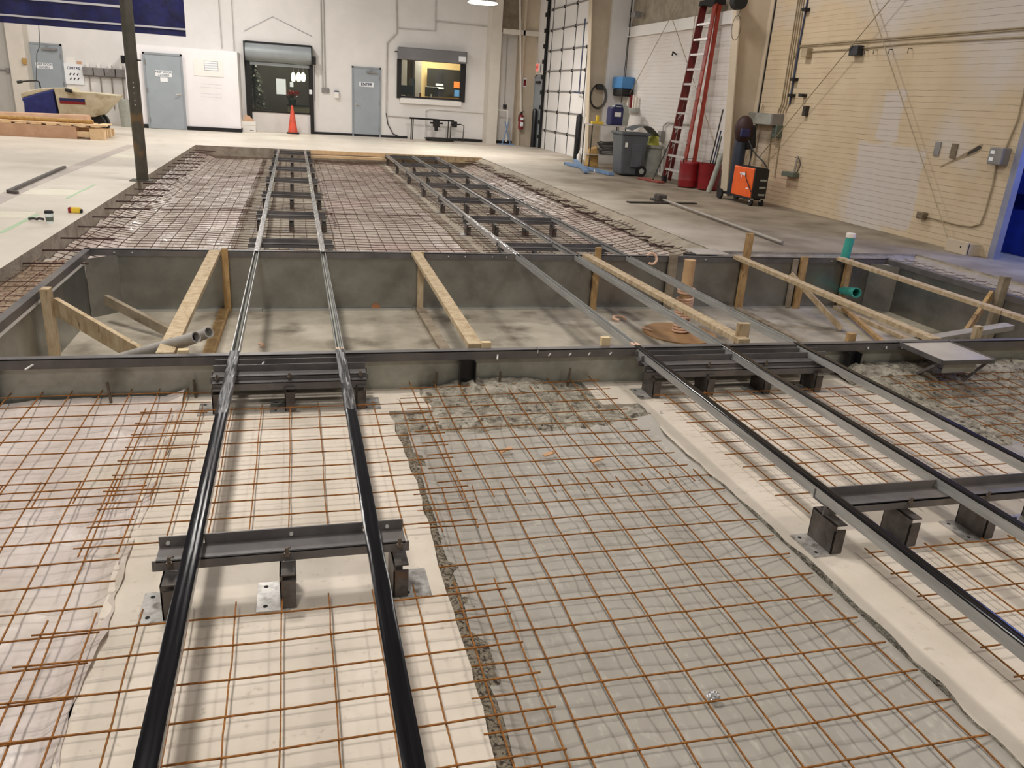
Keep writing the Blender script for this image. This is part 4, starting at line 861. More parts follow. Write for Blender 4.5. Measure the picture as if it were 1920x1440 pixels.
run('cream pipe branching above the vise bench',[(797,262),(797,208),(805,204),(915,212)],.03,'wall_white')
run('conduit down the white wall right of the column to a dark outlet',[(952,70),(946,196)],.014,Y=WY-.03)
run('white conduit pipe down the tan column to the fire extinguisher',[(975,-5),(977,210)],.03,'column_white',Y=26.66)
run('white pipe frame beside the tan column',[(933,206),(952,208),(949,266)],.03,'white_paint',Y=26.9)
onback('outlet_box','dark outlet on the wall right of the white column','outlet',(943,196,949,204),'ink_dark',.08)
onback('switch_box','grey triple switch box left of the ENTER door','switch box',(603,165,617,174),'grey_box',.05)
x0,x1,z0,z1=rectY(627,170,635,184,WY); t_=thing('hand_sanitizer','white wall dispenser with blue top left of the ENTER door','dispenser',((x0+x1)/2,WY,z0)); obj('body',MB().box(x0,x1,WY-.1,WY,z0,z1-.04),'white_paint',t_,bevel=.01); obj('lid',MB().box(x0,x1,WY-.1,WY,z1-.04,z1),'ink_blue',t_)
# drooping cord above left shutter
run('thin cord strung in a peak above the left shutter',[(457,58),(457,58),(511,31),(585,68)],.006,'ink_grey')
# cone and boxes
p=onz(549,250,0); cx_,cyy=p.x,26.85
cx_=ony(549,240,26.9).x; t_=thing('traffic_cone','orange traffic cone in front of the left service window','traffic cone',(cx_,26.9,0)); obj('base',MB().box(cx_-.19,cx_+.19,26.71,27.09,0,.04),'black',t_,bevel=.01); obj('body',MB().lathe(cx_,26.9,[(.15,.04),(.03,.82),(.025,.84),(0,.84)],20),'orange_cone',t_,smooth=True)
cx_=ony(466,240,26.7).x; t_=thing('storage_box','white cardboard box with cut-open brown top beside the partition','box',(cx_,26.8,0)); obj('carton',MB().box(cx_-.21,cx_+.21,26.65,27.0,0,.2),'white_paint',t_); obj('lid',MB().box(cx_-.22,cx_+.22,26.64,27.01,.2,.31),'white_paint',t_); obj('wadding',MB().hull8([(cx_-.16,26.7,.31),(cx_+.18,26.7,.31),(cx_+.18,26.95,.31),(cx_-.16,26.95,.31)],[(cx_-.08,26.78,.5),(cx_+.05,26.78,.46),(cx_+.05,26.9,.44),(cx_-.08,26.9,.5)]),'cardboard',t_); obj('box_label',MB().box(cx_+.04,cx_+.15,26.647,26.65,.04,.055),'ink_dark',t_)
# bench with vise and pipe stands
Yb=27.0
def bp(x,y): return ony(x,y,Yb)
t_=thing('pipe_bench','black pipe-frame bench with a vise under the right-hand service window','bench',(bp(810,264).x,Yb,0))
obj('top_rail',MB().tube([bp(768,221),bp(851,227)],.03,6),'black',t_)
for px in (772,775,841,846): a=bp(px,222+(px-768)*.07); obj('leg',MB().tube([(a.x,Yb,a.z),(a.x-.02,Yb,.0)],.018,6),'hose',t_)
a=bp(818,232); obj('vise',MB().box(a.x-.1,a.x+.1,Yb-.1,Yb+.1,a.z-.1,a.z+.1).tube([(a.x-.2,Yb,a.z+.02),(a.x+.22,Yb,a.z+.02)],.03,8).box(a.x-.05,a.x+.05,Yb-.08,Yb+.08,a.z-.22,a.z+.14),'black',t_,bevel=.01)
a=bp(852,234); t2=thing('pipe_vise','small black pipe vise on a thin stand right of the bench','vise',(a.x,Yb,0)); obj('jaw',MB().box(a.x-.08,a.x+.08,Yb-.06,Yb+.06,a.z-.08,a.z+.1).tube([(a.x-.12,Yb,a.z),(a.x+.22,Yb,a.z+.02)],.02,6),'black',t2); obj('leg',MB().tube([(a.x+.22,Yb,a.z+.02),(a.x+.32,Yb,a.z-.02),(a.x+.3,Yb,0)],.014,6),'hose',t2)
b=MB()
for k in range(7):
    cx_=ony(825,262,26.7).x+rnd.uniform(-.1,.1); rr=rnd.uniform(.25,.42); b.tube([(cx_+rr*1.25*math.cos(a_*.3)*(1+.1*math.sin(a_)),26.72+.28*math.sin(a_*.3),.02+.012*k) for a_ in range(0,22)],.014,5)
solo('hose_coil','flat coil of dark hose on the floor below the vise bench','hose',b,'hose',smooth=True)
# fire extinguisher, signs
a=ony(977,226,26.6); t_=thing('fire_extinguisher','red fire extinguisher hanging on the tan column','fire extinguisher',(a.x,26.6,a.z-.3)); obj('cylinder',MB().lathe(a.x,26.6,[(0,-.28),(.085,-.27),(.085,.12),(.05,.18),(.03,.2),(0,.2)],16,cz=a.z),'red',t_,smooth=True); obj('valve',MB().box(a.x-.03,a.x+.03,26.56,26.62,a.z+.2,a.z+.27).tube([(a.x+.02,26.58,a.z+.27),(a.x+.08,26.56,a.z+.3)],.01,5),'black',t_); obj('hose',MB().tube([(a.x-.03,26.58,a.z+.23),(a.x-.11,26.56,a.z+.15),(a.x-.11,26.56,a.z-.02)],.01,6),'black',t_); obj('tag',MB().box(a.x-.05,a.x+.05,26.505,26.512,a.z-.18,a.z-.05).box(a.x-.05,a.x+.05,26.505,26.512,a.z+.02,a.z+.1),'sign_white',t_)
x0,x1,z0,z1=rectY(980.5,146,987,163,26.8); t_=thing('extinguisher_sign','red and white upright fire extinguisher sign on the tan column','sign',((x0+x1)/2,26.79,z0)); obj('plate',MB().box(x0,x1,26.78,26.797,z0,z1),'sign_white',t_); obj('red_panel',MB().box(x0+.015,x1-.015,26.775,26.78,z0+.03,z0+.2).box(x0+.015,x1-.015,26.775,26.78,z1-.1,z1-.05),'red',t_)
a=onx(1010,127,7.7); t_=thing('exit_light','small red EXIT light above the narrow side door','exit sign',(a.x,a.y,a.z)); obj('case',MB().box(a.x-.05,a.x,a.y-.16,a.y+.16,a.z-.12,a.z+.12),'white_paint',t_); m_=mat('exit_glow',(236,120,110),emit=.6); obj('face',MB().box(a.x-.055,a.x-.05,a.y-.15,a.y+.15,a.z-.11,a.z+.11),'exit_glow',t_); obj('lettering',text_mb('EXIT',.12,(a.x-.057,a.y,a.z),(0,-1,0),(0,0,1)),'red',t_)
run('thin conduit down to the EXIT light',[(1006,60),(1009,118)],.01,plane='x',X=7.7)
# blue and white folded cart left of pipe frame
a=onz(932,267,0); b=MB().tube([(a.x-.1,26.7,0),(a.x+.05,26.75,.5),(a.x-.02,26.75,.75)],.02,6).tube([(a.x+.2,26.7,0),(a.x+.05,26.75,.45),(a.x+.1,26.75,.75)],.02,6).box(a.x-.2,a.x+.3,26.6,26.8,0,.03); solo('folding_frame','blue and white folded metal frame leaning beside the white column','frame',b,'blue_paint')
solo('floor_bar','long thin steel bar lying on the floor along the back wall','bar',MB().beam(onz(722,262,.015),onz(985,276,.015),.05,.03),'scuff')
# ------------------------------------------------------------------ big sectional overhead door
t_=thing('overhead_door','tall white sectional overhead door with grey struts','overhead door',(7.79,23.6,0))
ya,yb=21.6,25.65; HT=WT
nsec=10; sh=.585
for k in range(nsec): obj('door_section',MB().box(7.765,7.795,ya,yb,sh*k+.004,sh*(k+1)-.004),'wall_white',t_)
for k in range(1,nsec): obj('strut',MB().box(7.73,7.765,ya,yb,sh*k-.018,sh*k+.018),'grey_box',t_)
for k in range(4):
    y=ya+.35+(yb-ya-.7)*k/3; obj('stile',MB().box(7.755,7.766,y-.02,y+.02,0,HT-.3),'ink_dark',t_)
    for j in range(1,nsec): obj('hinge',MB().box(7.72,7.76,y-.03,y+.03,sh*j-.05,sh*j+.035),'black',t_)
obj('track',MB().box(7.66,7.72,yb+.0,yb+.05,0,HT).box(7.7,7.76,yb+.05,yb+.1,0,HT),'black',t_); obj('track',MB().box(7.66,7.72,ya-.05,ya,0.3,HT),'white_paint',t_)
for k in range(14): obj('roller',MB().box(7.6,7.7,yb-.03,yb+.03,.3+k*.45,.42+k*.45),'black',t_)
obj('lift_pull',MB().tube([(7.6,21.9,1.75),(7.6,21.9,3.6)],.02,6).tube([(7.55,21.6,1.72),(7.6,22.3,1.76)],.02,6),'conduit_blue',t_)
# bollards
for x,y,l in ((7.35,20.95,'thick black bollard in front of the overhead door'),(7.62,26.15,'black bollard by the narrow side door')):
    solo('bollard',l,'bollard',MB().lathe(x,y,[(0,0),(.085,0),(.085,1.12),(.06,1.19),(0,1.21)],18),'black_gloss',smooth=True)
# ------------------------------------------------------------------ right-hand side things
def lay(px,py,h=0): return onz(px,py,h)
# table with pressure washer and clutter
tx,ty=7.38,19.1
t_=thing('utility_cart','thin wire cart beside the grey bin carrying the washer','cart',(tx,ty,0))
tz=1.02
obj('top_shelf',MB().box(tx-.45,tx+.45,ty-.3,ty+.3,tz-.03,tz),'alu',t_)
for sx in (-.43,.43):
    for syy in (-.28,.28): obj('leg',MB().tube([(tx+sx,ty+syy,0),(tx+sx,ty+syy,tz-.03)],.014,6),'hose',t_)
obj('low_shelf',MB().box(tx-.44,tx+.44,ty-.29,ty+.29,.3,.315),'alu',t_)
t_=thing('backpack_sprayer','navy cased machine with grey hood on the wire cart','sprayer',(7.62,ty,tz))
obj('body',MB().box(7.42,7.74,ty-.25,ty+.1,tz,tz+.42),'navy_plastic',t_,bevel=.04); obj('hood',MB().lathe(7.72,ty+.02,[(0,0),(.24,0),(.26,.25),(.2,.46),(0,.54)],20,cz=tz),'grey_clear',t_,smooth=True); obj('handle',MB().tube([(7.48,ty-.25,tz+.36),(7.5,ty-.27,tz+.46),(7.66,ty-.27,tz+.46),(7.7,ty-.25,tz+.36)],.02,6),'navy_plastic',t_); obj('front_label',MB().box(7.5,7.66,ty-.262,ty-.255,tz+.2,tz+.3),'white_paint',t_)
solo('hand_tool','yellow hand tool lying on the left end of the wire cart','tool',MB().box(tx-.42,tx-.12,ty-.2,ty-.1,tz,tz+.06).box(tx-.3,tx-.24,ty-.18,ty-.12,tz+.06,tz+.2),'yellow',bevel=.01)
b=MB()
for i in range(9):
    z=.33+.035*i; r_=rnd.uniform(.22,.3); b.tube([(tx+.12+r_*math.cos(a*.35),ty-.05+.24*math.sin(a*.35),z+.01*math.sin(a)) for a in range(0,19)],.009,5)
solo('hose_coil','dark hoses coiled on the low shelf of the wire cart','hose',b,'hose',smooth=True)
b=MB().hull8([(6.98,19.0,0),(7.28,19.0,0),(7.28,19.3,0),(6.98,19.3,0)],[(7.02,19.05,.42),(7.24,19.05,.5),(7.22,19.25,.5),(7.04,19.25,.42)]); solo('paper_sack','tan sack standing on the floor in front of the wire cart','sack',b,'tan_bag',bevel=.04)
a=lay(1075,318); bq=lay(1150,335); 
t_=thing('ramp_bars','pale blue steel bars lying on the floor left of the grey bin','steel bars',(6.6,18.2,0)); obj('long_bar',MB().beam(lay(1062,306,.04),lay(1146,326,.04),.14,.06),'blue_paint',t_); obj('cross_bar',MB().beam(lay(1078,300,.05),lay(1100,322,.05),.1,.05),'blue_paint',t_); obj('foot_bar',MB().beam(lay(1060,307,.03),lay(1092,313,.03),.05,.04),'ink_dark',t_)
a=lay(1085,303); solo('spray_bottle','white and blue spray bottle on the floor by the bollard','bottle',MB().lathe(a.x,a.y,[(0,0),(.06,0),(.065,.16),(.02,.22),(.02,.28),(0,.28)],14),'white_paint',smooth=True)
a=lay(1117,323); solo('tape_roll','small pale roll lying on the slab left of the grey bin','roll',MB().lathe(a.x,a.y,[(0,0),(.05,0),(.05,.07),(0,.07)],14),'cap_white')
# grey wheeled bin
bx_,by_=7.3,17.25
t_=thing('wheeled_bin','large dark grey wheeled rubbish bin against the white wall','rubbish bin',(bx_,by_,0))
def sq(h,s): return [(bx_-s,by_-s,h),(bx_+s,by_-s,h),(bx_+s,by_+s,h),(bx_-s,by_+s,h)]
obj('tub',MB().hull8(sq(.02,.25),sq(.9,.32)),'grey_plastic',t_,bevel=.04); obj('rim',MB().hull8(sq(.88,.345),sq(.94,.345)),'grey_plastic',t_,bevel=.015); obj('panel_ridge',MB().box(bx_-.06,bx_+.2,by_-.31,by_-.28,.2,.7),'grey_plastic',t_,bevel=.01)
obj('wheel',MB().tube([(bx_+.2,by_-.36,.12),(bx_+.2,by_-.3,.12)],.12,18),'black',t_); obj('wheel_hub',MB().tube([(bx_+.2,by_-.365,.12),(bx_+.2,by_-.36,.12)],.06,12),'grey_clear',t_)
obj('lid',MB().grid(lambda u,v:(bx_-.1+.75*u,by_-.28+.56*v,.97+.12*math.sin(PI*min(1,u*1.1))-.35*max(0,u-.6)**1.2+.02*math.sin(PI*v)),12,6),'grey_plastic',t_,smooth=True); obj('bin_mark',MB().box(bx_-.24,bx_-.18,by_-.325,by_-.315,.62,.72),'white_paint',t_)
t_=thing('clear_bin','pale translucent barrel stuffed with yellow-green rags beside the dark bin','rubbish bin',(7.85,17.5,0)); obj('barrel',MB().lathe(7.93,17.42,[(0,0),(.2,0),(.24,.6),(.27,.62),(.27,.68),(.23,.68),(0,.6)],20),'grey_clear',t_,smooth=True)
b=MB().hull8([(7.78,17.3,.6),(8.08,17.3,.6),(8.08,17.55,.6),(7.78,17.55,.6)],[(7.84,17.36,.86),(8.0,17.32,.95),(8.02,17.5,.92),(7.82,17.5,.84)]); solo('rags','yellow-green rags piled in the translucent barrel','rags',b,'yellow_green',bevel=.03)
# wall things
def ow(px,py,X=WX): return onx(px,py,X)
a=ow(1164,162,8.1); t_=thing('hose_reel','blue and black boxed reel mounted on the white wall','hose reel',(8.1,a.y,a.z-.2)); obj('case',MB().box(7.9,8.24,a.y-.55,a.y+.12,a.z-.06,a.z+.22),'blue_reel',t_,bevel=.03); obj('drum_cover',MB().box(7.93,8.24,a.y-.54,a.y+.1,a.z-.24,a.z-.06),'black',t_,bevel=.04)
a=onx(1122,174,7.9); b=MB()
for i in range(5): b.tube([(7.62+.02*i+(.17+.012*i)*math.cos(k*.35),20.27-.012*i,a.z-.05+(.26+.01*i)*math.sin(k*.35)) for k in range(19)],.012,5)
xh=ony(1122,175,20.25).x; zh=ony(1122,175,20.25).z; b=MB()
for i in range(5): b.tube([(xh+(.19+.012*i)*math.cos(k*.35),20.26-.01*i,zh-.08+(.26+.012*i)*math.sin(k*.35)) for k in range(19)],.006,5)
b.box(xh-.07,xh+.1,20.2,20.29,zh+.08,zh+.22); solo('wall_hose_coil','black hose coil hanging on the tan column beside the overhead door','hose',b,'hose',smooth=True)
a=ow(1188,196,8.2); t_=thing('tool_holder','white wall holder with small hand tools right of the blue reel','tool holder',(8.2,a.y,a.z-.2)); obj('rail',MB().box(8.12,8.24,a.y-.3,a.y+.3,a.z-.18,a.z-.08),'grey_clear',t_)
for k in range(4): obj('tool',MB().box(8.15,8.2,a.y-.24+.16*k,a.y-.17+.16*k,a.z-.1,a.z+rnd.uniform(.12,.26)),'cap_white' if k!=2 else 'red',t_)
run('thin cord rising from the blue reel',[(1186,-5),(1172,150)],.012,'hose',plane='x',X=8.2)
run('fat cream downpipe right of the tan column',[(1152,-5),(1128,275)],.07,'column_tan',plane='x',X=8.05)
run('thinner cream downpipe beside the fat one',[(1158,40),(1145,190)],.035,'column_white',plane='x',X=8.18)
run('grey conduit looping from the outlet to behind the ladder',[(1237,322),(1241,262),(1244,236),(1252,229),(1290,233)],.02,plane='x',X=8.2)
run('thin conduit from the grey bin to the wall outlet',[(1205,252),(1238,258)],.012,plane='x',X=8.2)
a=ow(1240,254,8.2); solo('outlet_box','grey double outlet on the white wall left of the ladder','outlet',MB().box(8.14,8.25,a.y-.1,a.y+.1,a.z-.14,a.z+.1),'grey_box',bevel=.01)
a=ow(1265,102,8.2); solo('wall_hook','lone dark hook on the white wall left of the ladder','hook',MB().tube([(8.24,a.y,a.z),(8.15,a.y,a.z+.05),(8.12,a.y-.05,a.z-.03)],.018,5),'hose')
a=ow(1193,27,8.1); solo('wall_lamp','small spot fitting under the white ledge high on the wall','lamp',MB().box(8.0,8.2,a.y-.12,a.y+.12,a.z-.08,a.z+.06),'grey_box',bevel=.02)
# bracing rods
for l,p,q,X in (('steel brace rod across the brick wall down to the floor bracket',(1628,-5),(1783,465),8.12),('steel brace rod across the brick wall down behind the welder',(1672,-5),(1424,294),8.12),('brace rod across the white wall falling to the right behind the ladder',(1245,-10),(1352,302),8.14),('brace rod across the white wall falling to the left by the blue reel',(1272,5),(1168,200),8.14),('vertical dark rod on the white wall left of the ladder top',(1308,-5),(1290,135),8.16)):
    solo('brace_rod',l,'rod',MB().tube([onx(*p,X)+((onx(*p,X)-onx(*q,X)).normalized()*1.5 if p[1]<=0 else Vector((0,0,0))),onx(*q,X)],.0075,6),'conduit_tan')
# ladder
lb=(onx(1246,339,7.58),onx(1277,349,7.58)); yA,yB=15.85,15.0
t_=thing('step_ladder','tall red fibreglass stepladder leaning closed against the wall','ladder',(7.6,15.4,0))
LT=3.66
def lp(u,yb_,yt_,xo=0): return Vector((7.58+xo+(8.0-7.58)*u,yb_+(yt_-yb_)*u,LT*u))
yTl,yTr=15.55,15.22
bl=onx(1246,340,7.6).y; brr=onx(1277,350,7.6).y
tl_=onx(1319,12,8.02); tr_=onx(1343,10,8.02)
yA,yB=bl,brr; yTl,yTr=tl_.y,tr_.y; LT=tl_.z
obj('side_rail',MB().beam(lp(0,yA,yTl),lp(1,yA,yTl),.03,.1,up=(1,0,0)),'ladder_dark_red',t_); obj('side_rail',MB().beam(lp(0,yB,yTr),lp(1,yB,yTr),.13,.03,up=(1,0,0)),'ladder_red',t_,label='brighter red near rail')
obj('back_rail',MB().beam(lp(0.01,yA+.08,yTl,.16),lp(1,yA,yTl,.06),.03,.07,up=(1,0,0)),'ladder_dark_red',t_); obj('back_rail',MB().beam(lp(0.01,yB-.08,yTr-.02,.18),lp(1,yB,yTr-.02,.08),.03,.08,up=(1,0,0)),'ladder_red',t_)
for k in range(1,12):
    u=k/12*.98; a,b_=lp(u,yA,yTl),lp(u,yB,yTr); obj('step',MB().beam(a,b_,.09,.04,up=(0,0,1)),'alu',t_)
    if k<6: obj('brace',MB().tube([lp(u,yA,yTl)+Vector((0,-.02,0)),lp(u-.05,yA,yTl)+Vector((.02,0,0)),],.01,4).tube([a+(b_-a)*.25,lp(u-.04,yA,yTl)],.008,4),'alu',t_)
obj('top_cap',MB().hull8([(7.93,yTr-.06,LT),(8.2,yTr-.06,LT),(8.2,yTl+.06,LT),(7.93,yTl+.06,LT)],[(7.95,yTr-.05,LT+.1),(8.19,yTr-.05,LT+.1),(8.19,yTl+.05,LT+.1),(7.95,yTl+.05,LT+.1)]),'black',t_,bevel=.01)
for y_ in (yA,yB): obj('foot',MB().box(7.54,7.63,y_-.05,y_+.05,0,.14),'black',t_,bevel=.01)
# red oily-waste cans
for px,l,hh,r_ in ((1293,'red metal waste can at the foot of the ladder, left one','a',.2),(1330,'red metal waste can with mop sticks, right one beside the column','b',.21)):
    a=lay(px,353 if hh=='a' else 358); y_=a.y+.15; x_=a.x+.02
    t_=thing('waste_can',l,'waste can',(x_,y_,0)); obj('drum',MB().lathe(x_,y_,[(0,.02),(r_*.95,.02),(r_,.06),(r_,.14),(r_*1.015,.15),(r_,.16),(r_,.44),(r_*1.03,.46),(r_*1.03,.5),(r_*.97,.52),(0,.5)] if hh=='a' else [(0,.02),(r_*.95,.02),(r_*1.05,.5),(r_*1.09,.52),(r_*1.0,.52),(r_*.9,.1),(0,.1)],24),'red',t_,smooth=True)
    obj('carry_handle',MB().tube([(x_-r_*.9,y_-.05,.46),(x_-r_*1.1,y_-.1,.56),(x_-.05,y_-r_,.58)],.008,5),'hose',t_)
    if hh=='b': wcx,wcy=x_,y_
for l,dx,dy,px,py,m_ in (('tallest dark broom stick leaning from the right waste can to the column',-.05,0,1356,205,'hose'),('blue-green mop stick in the right waste can',.02,.03,1352,245,'conduit_blue'),('short teal stick in the right waste can',.06,0,1353,255,'hose_green')):
    q=onx(px,py,7.98); solo('mop_stick',l,'stick',MB().tube([(wcx+dx,wcy+dy,.12),(q.x,max(q.y,13.98),q.z)],.014,6),m_)
a=lay(1338,362); solo('cardboard_tube','grey tube leaning behind the right waste can at the column','tube',MB().tube([(7.72,14.12,.02),(7.84,14.02,.75)],.05,12),'grey_clear',smooth=True)
# mop and broom left of ladder
a=lay(1222,342); q=onx(1258,262,7.9)
t_=thing('floor_mop','flat reddish dust mop lying at the foot of the ladder','mop',tuple(a)); obj('mop_head',MB().beam(lay(1202,334,.02),lay(1240,342,.02),.2,.04),'mop_red',t_,bevel=.015); obj('handle',MB().tube([lay(1224,337,.05),q],.013,6),'hose',t_)
solo('mop_stick','dark pole leaning on the left ladder rail','stick',MB().tube([lay(1241,333,.0),onx(1263,262,7.95)],.016,6),'hose')
# long pole and plates on floor
a,q=lay(1240,373,.04),lay(1467,455,.03)
t_=thing('floor_squeegee','long pale metal pole with a clamp head lying on the slab','pole',tuple(a)); obj('pole_shaft',MB().tube([a,q],.022,10),'conduit',t_,smooth=True); obj('clamp_head',MB().box(a.x-.1,a.x+.06,a.y-.1,a.y+.1,.0,.12),'steel_stand',t_,bevel=.02); obj('claw',MB().tube([a,(a.x-.16,a.y-.12,.02)],.025,6).tube([a,(a.x-.16,a.y+.1,.02)],.025,6),'steel_stand',t_)
b=MB().beam(lay(1178,379,.012),lay(1303,381,.012),.13,.02); solo('dark_plate','flat dark steel strip on the slab under the long pole','steel strip',b,'smear')
# welder
wx0,wx1,wy0,wy1=7.52,7.8,12.25,12.95
t_=thing('welding_machine','orange and black wheeled welding machine beside the column','welder',((wx0+wx1)/2,(wy0+wy1)/2,0))
obj('side_shell',MB().box(wx0,wx1,wy0+.04,wy1,.13,.62),'welder_orange',t_,bevel=.012); obj('front_panel',MB().box(wx0+.01,wx1-.01,wy0,wy0+.04,.13,.62),'black_gloss',t_,bevel=.006); obj('top_plate',MB().box(wx0+.02,wx1-.02,wy0+.03,wy1-.02,.62,.63),'black',t_)
b=MB().box(wx0-.003,wx0-.001,wy1-.3,wy1-.22,.5,.52).box(wx0-.003,wx0-.001,wy1-.42,wy1-.24,.485,.505).beam((wx0-.002,wy1-.26,.51),(wx0-.002,wy1-.28,.44),.002,.02,up=(0,1,0)); b.box(wx0-.003,wx0-.001,wy0+.3,wy0+.4,.5,.525).box(wx0-.003,wx0-.001,wy0+.15,wy0+.22,.27,.29); obj('brand_lettering',b,'sign_white',t_)
for dz in (.18,.3,.42): obj('panel_knob',MB().box(wx0+.12,wx0+.24,wy0-.012,wy0,dz,dz+.03),'grey_clear',t_)
for x_,y_ in ((wx0+.04,wy0+.06),(wx1-.04,wy0+.06)):
    c_=obj('caster',MB().tube([(x_-.02,y_,.055),(x_+.02,y_,.055)],.055,14),'black',t_); obj('fork',MB().box(x_-.03,x_+.03,y_-.02,y_+.03,.07,.13),'alu',c_)
obj('rear_wheel',MB().tube([(wx0-.06,wy1+.3,.09),(wx0-.02,wy1+.3,.09)],.09,18),'black',t_); obj('rear_wheel',MB().tube([(wx1,wy1+.3,.09),(wx1+.04,wy1+.3,.09)],.09,18),'black',t_)
obj('chassis',MB().box(wx0,wx1,wy0+.05,wy1+.35,.1,.135),'black',t_)
cxx,cyy_=wx0+.14,wy1+.16
t_=thing('gas_cylinder','dark blue gas cylinder standing behind the orange welder','gas cylinder',(cxx,cyy_,.135)); obj('tank',MB().lathe(cxx,cyy_,[(0,0),(.11,0),(.11,.95),(.08,1.04),(.03,1.08),(0,1.08)],20,cz=.136),'cylinder',t_,smooth=True); obj('valve',MB().lathe(cxx,cyy_,[(.02,1.06),(.03,1.1),(.03,1.16),(0,1.17)],10,cz=.136),'steel_stand',t_)
zz=1.1
t_=thing('welding_hood','dark maroon welding hood and jacket hung over the gas cylinder','welding mask',(cxx,cyy_-.12,zz-.1)); 
obj('shell',MB().grid(lambda u,v:(cxx+.17*math.sin(PI*u)*math.cos(2*PI*v)*(1+.12*nz(u*4,v*4,1)),cyy_+.15*math.sin(PI*u)*math.sin(2*PI*v)-.04,1.22+.24*math.cos(PI*u)),12,20),'hood_maroon',t_,smooth=True)
obj('visor',MB().box(cxx-.15,cxx+.02,cyy_-.24,cyy_-.18,1.1,1.24),'navy_plastic',t_,bevel=.02)
obj('jacket',MB().hull8([(cxx+.06,cyy_-.12,.88),(cxx+.26,cyy_-.12,.92),(cxx+.26,cyy_+.1,.92),(cxx+.06,cyy_+.1,.88)],[(cxx+.0,cyy_-.14,1.36),(cxx+.2,cyy_-.1,1.3),(cxx+.2,cyy_+.1,1.3),(cxx+.0,cyy_+.1,1.36)]),'black',t_,bevel=.03)
b=MB().tube(sm([(cxx+.02,cyy_-.22,1.05),(cxx+.06,wy0+.45,.86),(cxx+.12,wy0+.25,.74),(cxx+.1,wy0+.06,.655)]),.012,6).tube(sm([(cxx+.1,cyy_-.2,.98),(cxx-.02,wy0+.42,.72),(wx0-.02,wy0+.26,.5),(wx0-.015,wy0+.12,.34),(wx0-.012,wy0+.02,.24)]),.009,6); solo('welding_cable','black welding cables drooping over the orange machine','cable',b,'black',smooth=True)
for k,(p,q) in enumerate((((1368,352),(1400,215)),((1372,345),(1408,195)),((1371,365),(1402,250)))):
    a=onz(*p,0); a=Vector((7.93+.05*k,13.55-.06*k,0)); q=onx(*q,8.2); solo('steel_rod',['thin rod leaning on the wall behind the gas cylinder, leftmost','longest thin rod leaning behind the gas cylinder','short thin rod leaning behind the gas cylinder'][k],'rod',MB().tube([a,(8.22,min(q.y,13.5),q.z)],.01,5),'conduit_tan')
for k in range(3): solo('angle_offcut',['dark steel offcut standing right of the column, left one','dark steel offcut standing right of the column, middle one','dark steel offcut standing right of the column, right one'][k],'steel offcut',MB().beam((7.96+.06*k,13.5-.05*k,0),(8.0+.07*k,13.62-.05*k,.42-.04*k),.05,.012),'rebar')
# electrical gear on the brick wall
y0,y1,z0,z1=rectX(1424,213,1474,235,8.2); t_=thing('junction_box','long grey junction box on the brick wall above the welder','electrical box',(8.15,(y0+y1)/2,z0)); obj('case',MB().box(8.02,8.25,y0+.15,y1+.1,z0,z1),'grey_box',t_,bevel=.006); obj('cover',MB().box(8.012,8.02,y0+.17,y1+.08,z0+.01,z1-.01),'galv_front',t_)
a=ow(1454,245,8.15); solo('switch_device','greenish switch hanging below the long junction box','switch',MB().box(8.12,8.25,a.y-.07,a.y+.07,a.z-.12,a.z+.1),'hose_green',bevel=.015)
for k,(xt,xb) in enumerate(((1497,1459),(1500.5,1463),(1504,1468),(1508,1473))):
    run('conduit down to the long junction box, %s of four'%['leftmost','second','third','rightmost'][k],[(xt,-5),(xb+6,196),(xb,208),(xb-.5,214)],.010,'conduit_tan',plane='x',X=8.235)
run('dark blue cable down the brick wall',[(1515,-5),(1498,88),(1480,196)],.014,'conduit_blue',plane='x',X=8.23)
for k,(x,y) in enumerate(((1511,18),(1489,149),(1484,179),(1505,179))):
    a=ow(x,y,8.2); solo('cable_clamp',['black clamp on the blue cable near the top edge','black clamp on the blue cable, second down','black clamp near the bottom of the blue cable','black wall clip just right of the blue cable end'][k],'clamp',MB().box(8.15,8.25,a.y-.05,a.y+.05,a.z-.025,a.z+.025),'black')
run('upper of two close conduits running right across the brick wall',[(1487,108),(1500,85.5),(1640,74),(1925,51)],.009,'conduit_tan',plane='x',X=8.235)
run('second conduit just below the upper one on the brick wall',[(1482,118),(1500,88),(1640,78),(1925,55)],.008,'conduit_tan',plane='x',X=8.235)
run('lower conduit through the dark outlet box on the brick wall',[(1515,97),(1600,92),(1700,82),(1925,69)],.011,'conduit_tan',plane='x',X=8.235)
for px,l,m_ in ((1513,'small cream box at the left end of the lower conduit','conduit_tan'),(1606,'dark outlet box on the lower conduit of the brick wall','ink_dark')):
    a=ow(px,95 if px>1600 else 99,8.2); s_=.1 if px>1600 else .08; solo('outlet_box',l,'outlet',MB().box(8.14,8.25,a.y-s_,a.y+s_,a.z-.07,a.z+.07),m_,bevel=.008)
for k,px in enumerate((1622,1639,1668,1704)):
    a=ow(px,97-(px-1622)*.04,8.2); solo('wall_hook','small dark hook in the row right of the dark outlet box','hook',MB().tube([(8.25,a.y,a.z+.02),(8.19,a.y,a.z+.02),(8.19,a.y,a.z-.04)],.006,5),'hose',group='row of small hooks on the brick wall')
a=ow(1509,208,8.2); solo('wall_bracket','small dark bracket on the brick wall right of the long junction box','bracket',MB().box(8.18,8.25,a.y-.04,a.y+.04,a.z-.08,a.z+.08),'smear')
for k,(x,y) in enumerate(((1757,279),(1788,283))):
    a=ow(x,y,8.24); solo('wall_plate',['grey patch plate on the brick wall, left one of the pair','rusty patch plate on the brick wall, right one of the pair'][k],'plate',MB().box(8.235,8.25,a.y-.05,a.y+.05,a.z-.09,a.z+.09),'grey_box' if k==0 else 'old_metal')
